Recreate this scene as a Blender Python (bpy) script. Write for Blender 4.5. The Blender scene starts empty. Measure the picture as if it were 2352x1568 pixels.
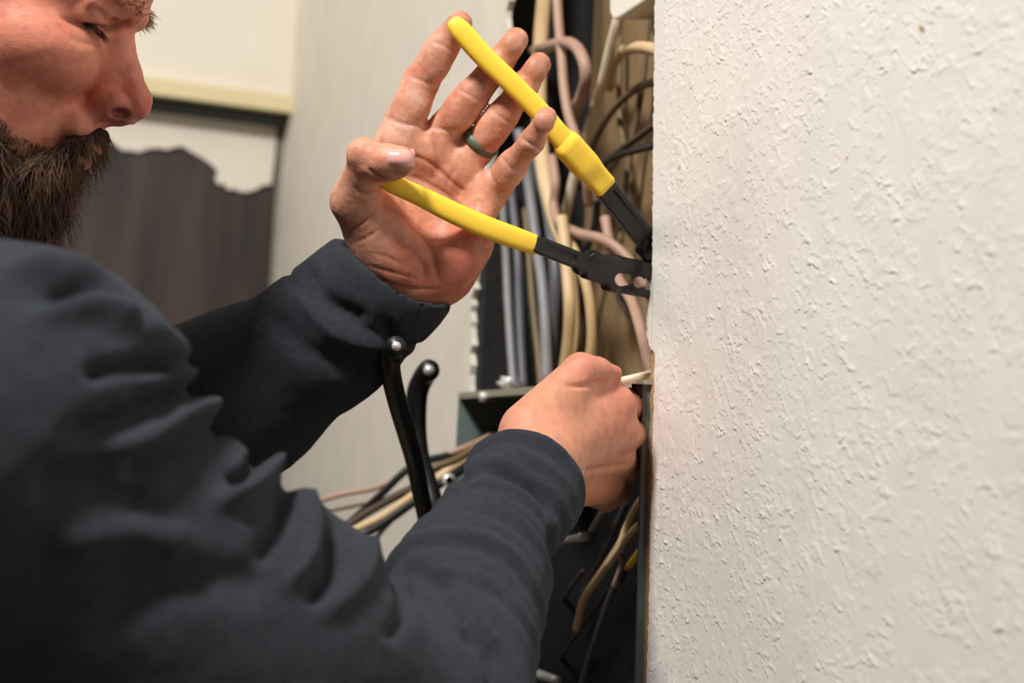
import bpy, bmesh, math, random
import numpy as np
from mathutils import Vector, Matrix

random.seed(7); np.random.seed(7)
SC = bpy.context.scene
COL = SC.collection
# ------------------------------------------------------------------ camera
W, H, LENS, SENS = 2352, 1568, 50.0, 36.0
FPX = W * LENS / SENS
YAW, PITCH, ROLL = math.radians(18.0), math.radians(4.3), math.radians(2.8)
CAM = np.array([0.0, 0.0, 1.46])
f_ = np.array([math.sin(YAW) * math.cos(PITCH), math.cos(YAW) * math.cos(PITCH), math.sin(PITCH)])
r0 = np.array([math.cos(YAW), -math.sin(YAW), 0.0])
u0 = np.cross(r0, f_)
CR = math.cos(ROLL) * r0 + math.sin(ROLL) * u0
CU = math.cos(ROLL) * u0 - math.sin(ROLL) * r0
CF = f_
M3 = np.stack([CR, CU, CF])            # rows: right, up, depth
cd = bpy.data.cameras.new('camera'); cam = bpy.data.objects.new('camera', cd); COL.objects.link(cam)
cd.lens = LENS; cd.sensor_width = SENS; cd.clip_start = 0.02
cam.matrix_world = Matrix(((CR[0], CU[0], -CF[0], CAM[0]), (CR[1], CU[1], -CF[1], CAM[1]), (CR[2], CU[2], -CF[2], CAM[2]), (0, 0, 0, 1)))
cd.dof.use_dof = True; cd.dof.focus_distance = 0.90; cd.dof.aperture_fstop = 5.6
SC.camera = cam
# ------------------------------------------------------------------ world, lights, exposure
wd = bpy.data.worlds.new('world'); SC.world = wd; wd.use_nodes = True
bg = wd.node_tree.nodes['Background']; bg.inputs[0].default_value = (1.0, 0.96, 0.92, 1); bg.inputs[1].default_value = 0.08
def area(name, loc, target, size, power, col):
    ld = bpy.data.lights.new(name, 'AREA'); ld.energy = power; ld.size = size; ld.color = col
    o = bpy.data.objects.new(name, ld); COL.objects.link(o); o.location = loc
    o.rotation_euler = (Vector(target) - Vector(loc)).to_track_quat('-Z', 'Y').to_euler(); return o
area('ceiling_light', (-0.8, -0.05, 3.25), (0.15, 0.95, 1.5), 0.34, 74, (1.0, 0.972, 0.925))
area('room_light', (-0.9, 2.0, 2.6), (0.1, 2.2, 1.3), 0.6, 8, (1.0, 0.95, 0.89))
vs = SC.view_settings; vs.view_transform = 'Standard'; vs.look = 'None'; vs.gamma = 1.0; vs.use_curve_mapping = False; vs.exposure = 0.0

# ------------------------------------------------------------------ coordinates
def c3(px, py, d):                      # pixel + depth -> camera coordinates (right, up, depth)
    return np.array([(px - W / 2) / FPX * d, (H / 2 - py) / FPX * d, d])
def c2w(c): return CAM + np.asarray(c) @ M3
def w2c(p): return (np.asarray(p) - CAM) @ M3.T
def P(px, py, d): return c2w(c3(px, py, d))
def ray(px, py): return (c3(px, py, 1.0)) @ M3
def onx(px, py, x): r = ray(px, py); return CAM + r * (x - CAM[0]) / r[0]
def ony(px, py, y): r = ray(px, py); return CAM + r * (y - CAM[1]) / r[1]
def proj(p):
    c = w2c(p); return np.stack([W / 2 + c[..., 0] / c[..., 2] * FPX, H / 2 - c[..., 1] / c[..., 2] * FPX], -1)

WX = 0.401                               # face of the opened wall
Y_FAR = onx(1050, 965, WX - .016)[1] + .002   # far side of the cavity
X_BACK = 0.51                            # back of the cavity
def cav(px, py, x):                      # a point inside the cavity
    p = onx(px, py, x)
    if p[1] > Y_FAR - 0.012: p = ony(px, py, Y_FAR - 0.012)
    return p

# ------------------------------------------------------------------ noise
def _hash(ix, iy, iz, seed):
    h = (ix.astype(np.int64) * 374761393 + iy.astype(np.int64) * 668265263 + iz.astype(np.int64) * 2147483647 + seed * 1274126177) & 0xffffffff
    h = ((h ^ (h >> 13)) * 1274126177) & 0xffffffff
    return ((h ^ (h >> 16)) & 0xffff) / 65535.0
def vnoise(p, seed=0):                   # value noise on (N,3), -1..1
    i = np.floor(p).astype(np.int64); f = p - i; f = f * f * f * (f * (f * 6 - 15) + 10)
    r = 0
    for dx in (0, 1):
        for dy in (0, 1):
            for dz in (0, 1):
                w = (f[:, 0] if dx else 1 - f[:, 0]) * (f[:, 1] if dy else 1 - f[:, 1]) * (f[:, 2] if dz else 1 - f[:, 2])
                r = r + w * _hash(i[:, 0] + dx, i[:, 1] + dy, i[:, 2] + dz, seed)
    return r * 2 - 1
def fbm(p, oct=3, seed=0):
    a, s, t = 1.0, 0, 0
    for o in range(oct): s = s + a * vnoise(p * 2 ** o + o * 17.3, seed + o); t += a; a *= .5
    return s / t
def sstep(a, b, x): t = np.clip((x - a) / (b - a), 0, 1); return t * t * (3 - 2 * t)

# ------------------------------------------------------------------ materials
MATS = {}
def lin(c):
    c = np.array(c, float) / 255.0; return tuple(np.where(c <= .04045, c / 12.92, ((c + .055) / 1.055) ** 2.4)) + (1.0,)
def mat(name, col, rough=.6, var=.0, scale=60, bump=0, bscale=400, metal=0, sheen=0, sss=0, spec=.5, stretch=None, attr=None, col2=None, sheenr=.5, cont=None):
    if name in MATS: return MATS[name]
    m = bpy.data.materials.new(name); m.use_nodes = True; MATS[name] = m
    nt = m.node_tree; b = nt.nodes['Principled BSDF']; L = nt.links.new
    b.inputs['Roughness'].default_value = rough; b.inputs['Metallic'].default_value = metal
    b.inputs['Specular IOR Level'].default_value = spec
    if sheen: b.inputs['Sheen Weight'].default_value = sheen; b.inputs['Sheen Roughness'].default_value = sheenr; b.inputs['Sheen Tint'].default_value = (.75, .82, 1, 1)
    if sss:
        b.inputs['Subsurface Weight'].default_value = sss; b.inputs['Subsurface Radius'].default_value = (1, .35, .2); b.inputs['Subsurface Scale'].default_value = .004
    tc = nt.nodes.new('ShaderNodeTexCoord'); mp = nt.nodes.new('ShaderNodeMapping'); L(tc.outputs['Object'], mp.inputs[0])
    if stretch: mp.inputs['Scale'].default_value = stretch
    base = None
    if attr:
        a = nt.nodes.new('ShaderNodeVertexColor'); a.layer_name = attr; base = a.outputs[0]
    if var or col2:
        n = nt.nodes.new('ShaderNodeTexNoise'); n.inputs['Scale'].default_value = scale; n.inputs['Detail'].default_value = 5; L(mp.outputs[0], n.inputs[0])
        r = nt.nodes.new('ShaderNodeValToRGB'); L(n.outputs[0], r.inputs[0])
        lo, hi = cont or (.3, .7)
        r.color_ramp.elements[0].position = lo; r.color_ramp.elements[1].position = hi
        c = np.array(lin(col))
        if col2: r.color_ramp.elements[0].color = lin(col2); r.color_ramp.elements[1].color = lin(col)
        elif attr: r.color_ramp.elements[0].color = (1 - var,) * 3 + (1,); r.color_ramp.elements[1].color = (1 + var,) * 3 + (1,)
        else:
            r.color_ramp.elements[0].color = tuple(c[:3] * (1 - var)) + (1,); r.color_ramp.elements[1].color = tuple(np.minimum(c[:3] * (1 + var), 1)) + (1,)
        if attr:
            mx = nt.nodes.new('ShaderNodeMix'); mx.data_type = 'RGBA'; mx.blend_type = 'MULTIPLY'; mx.inputs[0].default_value = 1
            L(base, mx.inputs[6]); L(r.outputs[0], mx.inputs[7]); L(mx.outputs[2], b.inputs['Base Color'])
        else: L(r.outputs[0], b.inputs['Base Color'])
    elif attr: L(base, b.inputs['Base Color'])
    else: b.inputs['Base Color'].default_value = lin(col)
    if bump:
        n2 = nt.nodes.new('ShaderNodeTexNoise'); n2.inputs['Scale'].default_value = bscale; n2.inputs['Detail'].default_value = 4; L(mp.outputs[0], n2.inputs[0])
        bp = nt.nodes.new('ShaderNodeBump'); bp.inputs['Strength'].default_value = 1; bp.inputs['Distance'].default_value = bump
        L(n2.outputs[0], bp.inputs['Height']); L(bp.outputs[0], b.inputs['Normal'])
    return m
mat('wall_paint', (236, 230, 220), .75, attr='Col', var=.03, scale=25, bump=.00012, bscale=900)
mat('wall_far_paint', (222, 214, 200), .75, var=.05, scale=18, bump=.0002, bscale=160)
mat('plaster', (232, 224, 210), .8, var=.03, scale=12)
mat('wall_core', (172, 138, 98), .9, var=.25, scale=180, bump=.0006, bscale=500)
mat('trim_paint', (222, 208, 164), .5, var=.03, scale=8)
mat('brown_wood', (70, 55, 48), .6, col2=(36, 27, 24), scale=3.0, stretch=(9, 9, 0.9), bump=.001, bscale=30)
mat('grey_post', (140, 134, 124), .6, var=.1, scale=20)
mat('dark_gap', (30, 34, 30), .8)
mat('black_stud', (17, 18, 21), .8, var=.3, scale=50, bump=.001, bscale=100)
mat('tan_board', (138, 112, 78), .85, var=.12, scale=22, bump=.0004, bscale=300)
mat('steel_green', (104, 118, 116), .45, var=.1, scale=40, metal=.0)
mat('steel_dark', (22, 24, 27), .6, var=.2, scale=40)  # grey steel painted dark for the shade and black breakers inside the box
mat('skin', (220, 160, 130), .46, attr='Col', var=.12, scale=140, bump=.00025, bscale=900, sss=.25, spec=.4)
mat('nail', (226, 168, 158), .25, sss=.2)
mat('sweater', (49, 52, 57), .92, var=.14, scale=260, bump=.0006, bscale=1500, sheen=.06, spec=.06)
mat('cuff_rib', (45, 49, 56), .92, var=.14, scale=260, bump=.0006, bscale=1500, sheen=.06, spec=.06)
mat('jeans', (40, 48, 66), .9, var=.2, scale=200)
mat('shoe', (52, 40, 30), .6, var=.1)
mat('beard_dark', (40, 27, 19), .9, var=.3, scale=300, spec=.2)
mat('beard_hair', (90, 62, 38), .5, var=.45, scale=70, spec=.4)
mat('blond_hair', (134, 104, 76), .5, var=.3, scale=90, spec=.4)
mat('yellow_grip', (253, 210, 66), .42, var=.03, scale=90, bump=.00012, bscale=1500, spec=.4)
mat('black_steel', (40, 40, 40), .38, var=.25, scale=120, metal=.35, bump=.0002, bscale=500)
mat('ring_green', (90, 103, 90), .5, var=.06, scale=200)
mat('ring_inlay', (150, 156, 152), .35, metal=.6)
mat('tan_jacket', (212, 182, 138), .5, var=.05, scale=60)
mat('cream_jacket', (240, 224, 196), .5, var=.04, scale=60)
mat('pink_jacket', (178, 142, 122), .5, var=.06, scale=60)
mat('olive_jacket', (112, 94, 64), .55, var=.08, scale=60)
mat('brown_jacket', (72, 54, 46), .5, var=.1, scale=60)
mat('grey_jacket', (132, 130, 132), .45, var=.08, scale=60)
mat('dgrey_jacket', (84, 85, 92), .45, var=.08, scale=60)
mat('black_jacket', (18, 19, 21), .4, var=.1, scale=60)
mat('white_plastic', (238, 230, 216), .4, var=.02, scale=30)
mat('copper', (190, 110, 66), .35, metal=.9)
mat('aluminium', (205, 203, 198), .4, metal=.5)
mat('lip_metal', (176, 170, 150), .45, metal=.3)
mat('silver', (214, 212, 206), .35, metal=.35)
mat('yellow_nut', (236, 206, 40), .4)
mat('orange_nut', (206, 110, 40), .4)
mat('floor_mat', (120, 104, 88), .7, var=.15, scale=6)

# ------------------------------------------------------------------ object helpers
def tag(o, label=None, cat=None, group=None, kind=None):
    if label: o['label'] = label
    if cat: o['category'] = cat
    if group: o['group'] = group
    if kind: o['kind'] = kind
    return o
def mesh_obj(name, V, F, m, parent=None, smooth=True, cols=None):
    me = bpy.data.meshes.new(name)
    V = np.asarray(V, np.float32)
    if isinstance(F, np.ndarray):
        n = len(F); k = F.shape[1]
        me.vertices.add(len(V)); me.vertices.foreach_set('co', V.ravel())
        me.loops.add(n * k); me.loops.foreach_set('vertex_index', F.astype(np.int32).ravel())
        me.polygons.add(n); me.polygons.foreach_set('loop_start', np.arange(0, n * k, k, dtype=np.int32))
        me.update(calc_edges=True)
    else: me.from_pydata([tuple(map(float, v)) for v in V], [], F); me.update()
    me.polygons.foreach_set('use_smooth', np.full(len(me.polygons), smooth))
    if cols is not None:
        a = me.color_attributes.new('Col', 'FLOAT_COLOR', 'POINT'); c = np.ones((len(V), 4), np.float32); c[:, :3] = cols
        a.data.foreach_set('color', c.ravel())
    me.materials.append(MATS[m] if isinstance(m, str) else m)
    o = bpy.data.objects.new(name, me); COL.objects.link(o)
    if parent: o.parent = parent
    return o
def fix(o):
    bm = bmesh.new(); bm.from_mesh(o.data); bmesh.ops.recalc_face_normals(bm, faces=bm.faces); bm.to_mesh(o.data); bm.free(); return o
def empty(name, loc=(0, 0, 0)):
    o = bpy.data.objects.new(name, None); COL.objects.link(o); o.empty_display_size = .02; return o   # parts carry world coordinates
def crom(pts, n):
    pts = np.asarray(pts, float)
    if len(pts) == 2: t = np.linspace(0, 1, n)[:, None]; return pts[0] * (1 - t) + pts[1] * t
    p = np.vstack([2 * pts[0] - pts[1], pts, 2 * pts[-1] - pts[-2]]); out = []
    seg = len(pts) - 1
    for t in np.linspace(0, seg - 1e-9, n):
        i = int(t); u = t - i; a, b, c, d = p[i:i + 4]
        out.append(.5 * ((2 * b) + (-a + c) * u + (2 * a - 5 * b + 4 * c - d) * u * u + (-a + 3 * b - 3 * c + d) * u ** 3))
    return np.array(out)
def tube_geo(pts, rad, n=24, sides=12, flat=1.0, nrm=None, cap=True, power=2.0, smooth_path=True):
    """rad: scalar or list along control points (half width); flat: thickness/width; nrm: direction of the thin side"""
    C = crom(pts, n) if smooth_path else np.asarray(pts, float); n = len(C)
    rr = np.full(n, rad) if np.isscalar(rad) else np.interp(np.linspace(0, 1, n), np.linspace(0, 1, len(rad)), rad)
    T = np.gradient(C, axis=0); T /= np.linalg.norm(T, axis=1)[:, None]
    up = np.array(nrm if nrm is not None else (-1.0, -.2, .1), float)
    V = []
    for i in range(n):
        nn = up - T[i] * (up @ T[i])
        if np.linalg.norm(nn) < .05: nn = np.cross(T[i], (.3, .9, .2))
        nn /= np.linalg.norm(nn); bb = np.cross(T[i], nn); up = nn if nrm is None else up
        for k in range(sides):
            a = 2 * math.pi * k / sides; ca, sa = math.cos(a), math.sin(a)
            ca = math.copysign(abs(ca) ** (2 / power), ca); sa = math.copysign(abs(sa) ** (2 / power), sa)
            V.append(C[i] + rr[i] * (bb * ca + nn * sa * flat))
    F = []
    for i in range(n - 1):
        for k in range(sides):
            k2 = (k + 1) % sides; F.append((i * sides + k, i * sides + k2, (i + 1) * sides + k2, (i + 1) * sides + k))
    if cap: F.append(tuple(range(sides))[::-1]); F.append(tuple((n - 1) * sides + k for k in range(sides)))
    return np.array(V), F
def tube(name, pts, rad, m, parent=None, **k):
    V, F = tube_geo(pts, rad, **k); return mesh_obj(name, V, F, m, parent)
def box_geo(a, b):
    x0, y0, z0 = a; x1, y1, z1 = b
    V = [(x0, y0, z0), (x1, y0, z0), (x1, y1, z0), (x0, y1, z0), (x0, y0, z1), (x1, y0, z1), (x1, y1, z1), (x0, y1, z1)]
    return V, [(0, 3, 2, 1), (4, 5, 6, 7), (0, 1, 5, 4), (1, 2, 6, 5), (2, 3, 7, 6), (3, 0, 4, 7)]
def box(name, a, b, m, parent=None, bevel=0):
    o = mesh_obj(name, *box_geo(a, b), m, parent, smooth=False)
    if bevel:
        md = o.modifiers.new('bevel', 'BEVEL'); md.width = bevel; md.segments = 2
    return o
def prism(name, poly, off, m, parent=None):
    """closed polygon of world points pushed along off"""
    n = len(poly); V = [np.array(p) for p in poly] + [np.array(p) + off for p in poly]
    F = [tuple(range(n)), tuple(range(2 * n - 1, n - 1, -1))] + [(i, i + n, (i + 1) % n + n, (i + 1) % n) for i in range(n)]
    return fix(mesh_obj(name, V, F, m, parent, smooth=False))

# ------------------------------------------------------------------ implicit surfaces -> meshes
def smin(a, b, k):
    if k <= 0: return np.minimum(a, b)
    h = np.clip(.5 + .5 * (b - a) / k, 0, 1); return b + (a - b) * h - k * h * (1 - h)
class Cone:
    def __init__(s, a, b, r1, r2=None, n=None, sc=1.0, k=.004, sub=False):
        s.a, s.b = np.array(a, float), np.array(b, float); s.r1, s.r2 = r1, (r1 if r2 is None else r2); s.k, s.sub = k, sub
        s.n = None if n is None else np.array(n, float) / np.linalg.norm(n); s.sc = sc
        s.c = (s.a + s.b) / 2; s.R = np.linalg.norm(s.b - s.a) / 2 + max(s.r1, s.r2)
    def d(s, p):
        q = p - s.a; ba = s.b - s.a
        t = np.clip(q @ ba / (ba @ ba + 1e-12), 0, 1); w = q - t[:, None] * ba
        if s.n is not None: w = w + (s.sc - 1) * (w @ s.n)[:, None] * s.n
        l = np.sqrt((w * w).sum(1)); r = s.r1 + (s.r2 - s.r1) * t
        return (l - r) / (max(1.0, s.sc) if s.n is None else 1 + (max(s.sc, 1) - 1) * .5)
class Ell:
    def __init__(s, c, rad, R=None, k=.004, sub=False):
        s.c = np.array(c, float); s.rad = np.array(rad, float); s.M = np.eye(3) if R is None else np.array(R, float); s.k, s.sub = k, sub; s.R = max(rad)
    def d(s, p):
        q = (p - s.c) @ s.M.T; k0 = np.sqrt(((q / s.rad) ** 2).sum(1)); k1 = np.sqrt(((q / s.rad ** 2) ** 2).sum(1)) + 1e-9
        return k0 * (k0 - 1) / k1
class RBox:
    def __init__(s, a, b, w, th, rnd, n, k=.001, sub=False):
        s.a, s.b = np.array(a, float), np.array(b, float); s.L = np.linalg.norm(s.b - s.a) / 2; s.c = (s.a + s.b) / 2
        ax = (s.b - s.a) / (2 * s.L); n = np.array(n, float); n = n - ax * (n @ ax); n /= np.linalg.norm(n)
        s.M = np.stack([ax, np.cross(n, ax), n]); s.h = np.array([s.L, w, th]) - rnd; s.rnd = rnd; s.k, s.sub = k, sub; s.R = np.linalg.norm(s.h) + rnd
    def d(s, p):
        q = np.abs((p - s.c) @ s.M.T) - s.h
        return np.sqrt((np.maximum(q, 0) ** 2).sum(1)) + np.minimum(q.max(1), 0) - s.rnd
class Grp:
    def __init__(s, ops, k=.004, sub=False):
        s.ops, s.k, s.sub = ops, k, sub
        lo = np.min([o.c - o.R for o in ops if not o.sub], 0); hi = np.max([o.c + o.R for o in ops if not o.sub], 0)
        s.c = (lo + hi) / 2; s.R = np.linalg.norm(hi - lo) / 2
    def d(s, p, cull=None):
        D = np.full(len(p), 1.0)
        for o in s.ops:
            if cull is not None and np.linalg.norm(o.c - cull[0]) > o.R + cull[1] + max(o.k, 0) + .012: continue
            v = o.d(p, cull) if isinstance(o, Grp) else o.d(p)
            D = -smin(-D, v, o.k) if o.sub else smin(D, v, o.k)
        return D
    def boxes(s):
        for o in s.ops:
            if o.sub: continue
            if isinstance(o, Grp): yield from o.boxes()
            else: yield o.c, o.R
def surfnet(g, h, B=14):
    """sparse naive surface nets over a Grp"""
    keys = set(); bs = B * h
    for c, R in g.boxes():
        lo = np.floor((c - R - 2 * h) / bs).astype(int); hi = np.floor((c + R + 2 * h) / bs).astype(int)
        for i in range(lo[0], hi[0] + 1):
            for j in range(lo[1], hi[1] + 1):
                for k in range(lo[2], hi[2] + 1): keys.add((i, j, k))
    keys = np.array(sorted(keys)); ctr = (keys + .5) * bs; hd = bs * .9
    # rough cull at the centres
    keep = np.zeros(len(keys), bool)
    for s0 in range(0, len(keys), 4000):
        keep[s0:s0 + 4000] = np.abs(g.d(ctr[s0:s0 + 4000])) < hd * 1.7
    keys = keys[keep]
    n = B + 2; r = np.arange(n) - 1
    G = np.stack(np.meshgrid(r, r, r, indexing='ij'), -1).reshape(-1, 3)
    AV, AK, AQ = [], [], []
    BIG = 1 << 20
    def key(ijk): return ((ijk[..., 0] + (BIG >> 1)) * BIG + (ijk[..., 1] + (BIG >> 1))) * BIG + (ijk[..., 2] + (BIG >> 1))
    E = [(a, b) for a in range(8) for b in range(a + 1, 8) if bin(a ^ b).count('1') == 1]
    off = np.array([[(a >> 2) & 1, (a >> 1) & 1, a & 1] for a in range(8)])
    for kb in keys:
        o = kb * B; c = (o + B / 2) * h
        D = g.d((G + o) * h, (c, hd * 1.1)).reshape(n, n, n)
        S = D < 0
        if S.all() or not S.any(): continue
        m = n - 1
        cor = np.stack([D[x:x + m, y:y + m, z:z + m] for x, y, z in off], -1).reshape(-1, 8)
        sg = cor < 0; act = np.where(sg.any(1) & ~sg.all(1))[0]
        if not len(act): continue
        cc = cor[act]; acc = np.zeros((len(act), 3)); cnt = np.zeros(len(act))
        for a, b in E:
            va, vb = cc[:, a], cc[:, b]; x = (va < 0) != (vb < 0); t = np.where(x, va / np.where(x, va - vb, 1), 0)
            acc += np.where(x[:, None], off[a] + t[:, None] * (off[b] - off[a]), 0); cnt += x
        ijk = np.stack(np.unravel_index(act, (m, m, m)), -1) - 1 + o
        AV.append((ijk + acc / cnt[:, None]) * h); AK.append(key(ijk))
        for ax in range(3):
            sl = [slice(1, n - 1)] * 3; s2 = [slice(1, n - 1)] * 3; s2[ax] = slice(2, n)
            A, Bq = S[tuple(sl)], S[tuple(s2)]; e = np.argwhere(A != Bq)
            if not len(e): continue
            flip = A[tuple(e.T)]; b1 = np.zeros(3, int); b2 = np.zeros(3, int); b1[(ax + 1) % 3] = 1; b2[(ax + 2) % 3] = 1
            q = e + o
            Q = np.stack([key(q - b1 - b2), key(q - b2), key(q), key(q - b1)], 1)
            Q[~flip] = Q[~flip][:, ::-1]; AQ.append(Q)
    V = np.concatenate(AV); K = np.concatenate(AK); Q = np.concatenate(AQ)
    uk, idx = np.unique(K, return_index=True)
    return V[idx], np.searchsorted(uk, Q)
def vnormals(V, Q):
    n = np.cross(V[Q[:, 2]] - V[Q[:, 0]], V[Q[:, 3]] - V[Q[:, 1]]); N = np.zeros_like(V)
    for k in range(4):
        for a in range(3): N[:, a] += np.bincount(Q[:, k], n[:, a], len(V))
    return N / (np.linalg.norm(N, axis=1)[:, None] + 1e-12)
def relax(V, Q, it=2, lam=.5):
    E = np.concatenate([Q[:, [0, 1]], Q[:, [1, 2]], Q[:, [2, 3]], Q[:, [3, 0]]]); E = np.concatenate([E, E[:, ::-1]])
    cnt = np.bincount(E[:, 0], minlength=len(V))[:, None] + 1e-9
    for i in range(it):
        for l in (lam, -lam * 1.03) if it > 2 else (lam,):
            A = np.stack([np.bincount(E[:, 0], V[E[:, 1], a], len(V)) for a in range(3)], 1) / cnt
            V = V + l * (A - V)
    return V
def cpix(V): return np.stack([W / 2 + V[:, 0] / V[:, 2] * FPX, H / 2 - V[:, 1] / V[:, 2] * FPX], 1)
def dpoly(px, pts):
    """distance in pixels to a polyline and position 0..1 along it"""
    best = np.full(len(px), 1e9); tt = np.zeros(len(px)); pts = crom(np.array(pts, float), max(2, 5 * (len(pts) - 1) + 1)); n = len(pts) - 1
    for i in range(n):
        a, b = pts[i], pts[i + 1]; ba = b - a; t = np.clip((px - a) @ ba / (ba @ ba + 1e-9), 0, 1)
        d = np.linalg.norm(px - a - t[:, None] * ba, axis=1); m = d < best; best[m] = d[m]; tt[m] = (i + t[m]) / n
    return best, tt

# ================================================================== the setting
def edge_px(py):                                   # cut edge of the near wall in the photograph
    return np.interp(py, [-400, 0, 300, 700, 801, 809, 1060, 1300, 1568, 2100], [1507, 1503, 1500, 1497, 1496, 1504, 1497, 1491.5, 1485, 1472])
def build_near_wall():
    pys = np.linspace(-500, 2100, 500); ze = np.array([onx(edge_px(p), p, WX) for p in pys])
    z = np.arange(1.10, 1.92, .0007); ye = np.interp(z, ze[::-1, 2], ze[::-1, 1])
    j = np.stack([z * 260, z * 0, z * 0], 1); j2 = np.stack([z * 700, z * 0 + 3, z * 0], 1)
    ye = ye + .0009 * vnoise(j, 5) + .0006 * vnoise(j2, 6)
    ncol = 430; s = np.linspace(0, 1, ncol)
    Y = ye[:, None] * (1 - s) + .44 * s; Z = np.repeat(z[:, None], ncol, 1)
    p = np.stack([Y.ravel(), Z.ravel(), 0 * Y.ravel()], 1)
    wp = p.copy(); wp[:, 0] += .004 * vnoise(p * 110, 21); wp[:, 1] += .004 * vnoise(p * 110, 22)
    n1 = fbm(wp * 150, 2, 31); n2 = fbm(wp * 260, 2, 47); n3 = fbm(p * 420, 2, 53); big = fbm(p * 22, 2, 61)
    k1 = sstep(-.05, .30, fbm(p * 75, 2, 81)); k2 = sstep(.05, .35, fbm(p * 90 + 5, 2, 83))
    h = .00022 * sstep(-.03, .05, n1) * k1 + .00018 * sstep(.10, .18, n2) * k2 - .00010 * np.exp(-(n1 / .05) ** 2) * k2 + .00004 * n3 + .00025 * big
    h2 = h.reshape(Y.shape); rs = np.random.RandomState(3); dz = z[1] - z[0]
    for k in range(5600):                                            # trowelled laps: a raised lip with a sharp lower edge
        zc = rs.uniform(1.11, 1.91); yc = .44 + rs.rand() * .48; L = rs.uniform(.0016, .0060) * (1.6 if rs.rand() < .15 else 1); A = rs.uniform(.00020, .00060); m = (1 if rs.rand() < .68 else -1) * rs.rand() ** 1.3 * 1.4
        if fbm(np.array([[yc * 30, zc * 30, 0.]]), 2, 99)[0] < -.25 + .5 * rs.rand() - .25: continue
        i0 = max(0, int((zc - z[0] - .014) / dz)); i1 = min(len(z), int((zc - z[0] + .014) / dz)); r_ = (ye[i0:i1].mean() - yc) / max(1e-6, ye[i0:i1].mean() - .44)
        j0 = max(0, int((r_ - .024) * ncol)); j1 = min(ncol, int((r_ + .024) * ncol) + 1)
        if i1 - i0 < 2 or j1 - j0 < 2: continue
        dy = Y[i0:i1, j0:j1] - yc; u = dy / L; bend = rs.uniform(-.5, .5); zl = zc + m * dy + bend * np.abs(dy) + .0006 * np.sin(dy * rs.uniform(900, 2200) + rs.rand() * 6)
        v = Z[i0:i1, j0:j1] - zl; win = np.clip(1 - u * u, 0, 1)
        h2[i0:i1, j0:j1] += A * win * np.where(v > 0, np.exp(-v / .0015), -.5 * np.exp(v / .0008))
    h = h2.ravel()
    h *= sstep(0, .02, np.tile(s, len(z))) * .8 + .2
    # brushed vertical ridges close to the cut edge
    hy = np.tile(s, len(z)); h += .00010 * vnoise(np.stack([p[:, 0] * 900, p[:, 1] * 60, p[:, 2]], 1), 77) * (1 - sstep(.05, .3, hy))
    V = np.stack([WX - h.reshape(Y.shape), Y, Z], -1).reshape(-1, 3)
    nz = len(z); i = np.arange(nz - 1)[:, None] * ncol + np.arange(ncol - 1)[None]
    F = np.stack([i, i + 1, i + ncol + 1, i + ncol], -1).reshape(-1, 4)
    cols = np.tile(np.array(lin((226, 221, 214))[:3]), (len(V), 1)); pc = proj(V)
    for cx, cy, r, c in ((2117, 68, 9, (168, 138, 100)), (1945, 363, 5, (190, 130, 80)), (1700, 1010, 5, (190, 160, 120)), (1560, 390, 4, (170, 140, 110)), (1790, 1330, 5, (196, 170, 140))):
        d = np.linalg.norm((pc - (cx, cy)) * (1, .7) + 4 * np.stack([n3, n1], 1), axis=1); w = (1 - sstep(r * .4, r, d))[:, None]; cols = cols * (1 - w) + np.array(lin(c)[:3]) * w
    for k in range(170):                                            # dark grime specks low down by the edge
        cx, cy = 1490 + random.random() ** 2 * 230, 1120 + random.random() * 448; r = 1.6 + random.random() * 2.2
        sel = np.where((abs(pc[:, 0] - cx) < 8) & (abs(pc[:, 1] - cy) < 8))[0]
        w = (1 - sstep(r * .4, r, np.linalg.norm(pc[sel] - (cx, cy), axis=1)))[:, None] * .4; cols[sel] = cols[sel] * (1 - w) + np.array(lin((120, 106, 104))[:3]) * w
    # skirt round the cut edge, pushed back into the wall
    sk = V.reshape(nz, ncol, 3)[:, 0].copy(); sk[:, 0] = WX + .010
    V = np.vstack([V, sk]); b = np.arange(nz - 1); o = nz * ncol
    F = np.vstack([F, np.stack([b * ncol, (b + 1) * ncol, o + b + 1, o + b], 1)])
    cols = np.vstack([cols, np.tile(np.array(lin((210, 190, 160))[:3]), (nz, 1))])
    w = mesh_obj('wall_right', V, F[:, ::-1], 'wall_paint', cols=cols); tag(w, 'white textured plasterboard wall cut open beside the wiring', kind='structure')
    return w
wall_right = build_near_wall()
def wcol(o): 
    a = o.data.color_attributes.new('Col', 'FLOAT_COLOR', 'POINT')
    for d in a.data: d.color = lin((226, 221, 214))
    return o
for a, b in (((WX, -1.4, 0), (WX + .0127, .441, 2.6)), ((WX, .441, 0), (WX + .0127, .93, 1.1001)), ((WX, .441, 1.9195), (WX + .0127, .93, 2.6)),
             ((WX, .93, 0), (WX + .0127, 1.40, .70)), ((WX, .93, 2.15), (WX + .0127, 1.40, 2.6))):
    wcol(box('wall_panel', a, b, 'wall_paint', wall_right))
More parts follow.
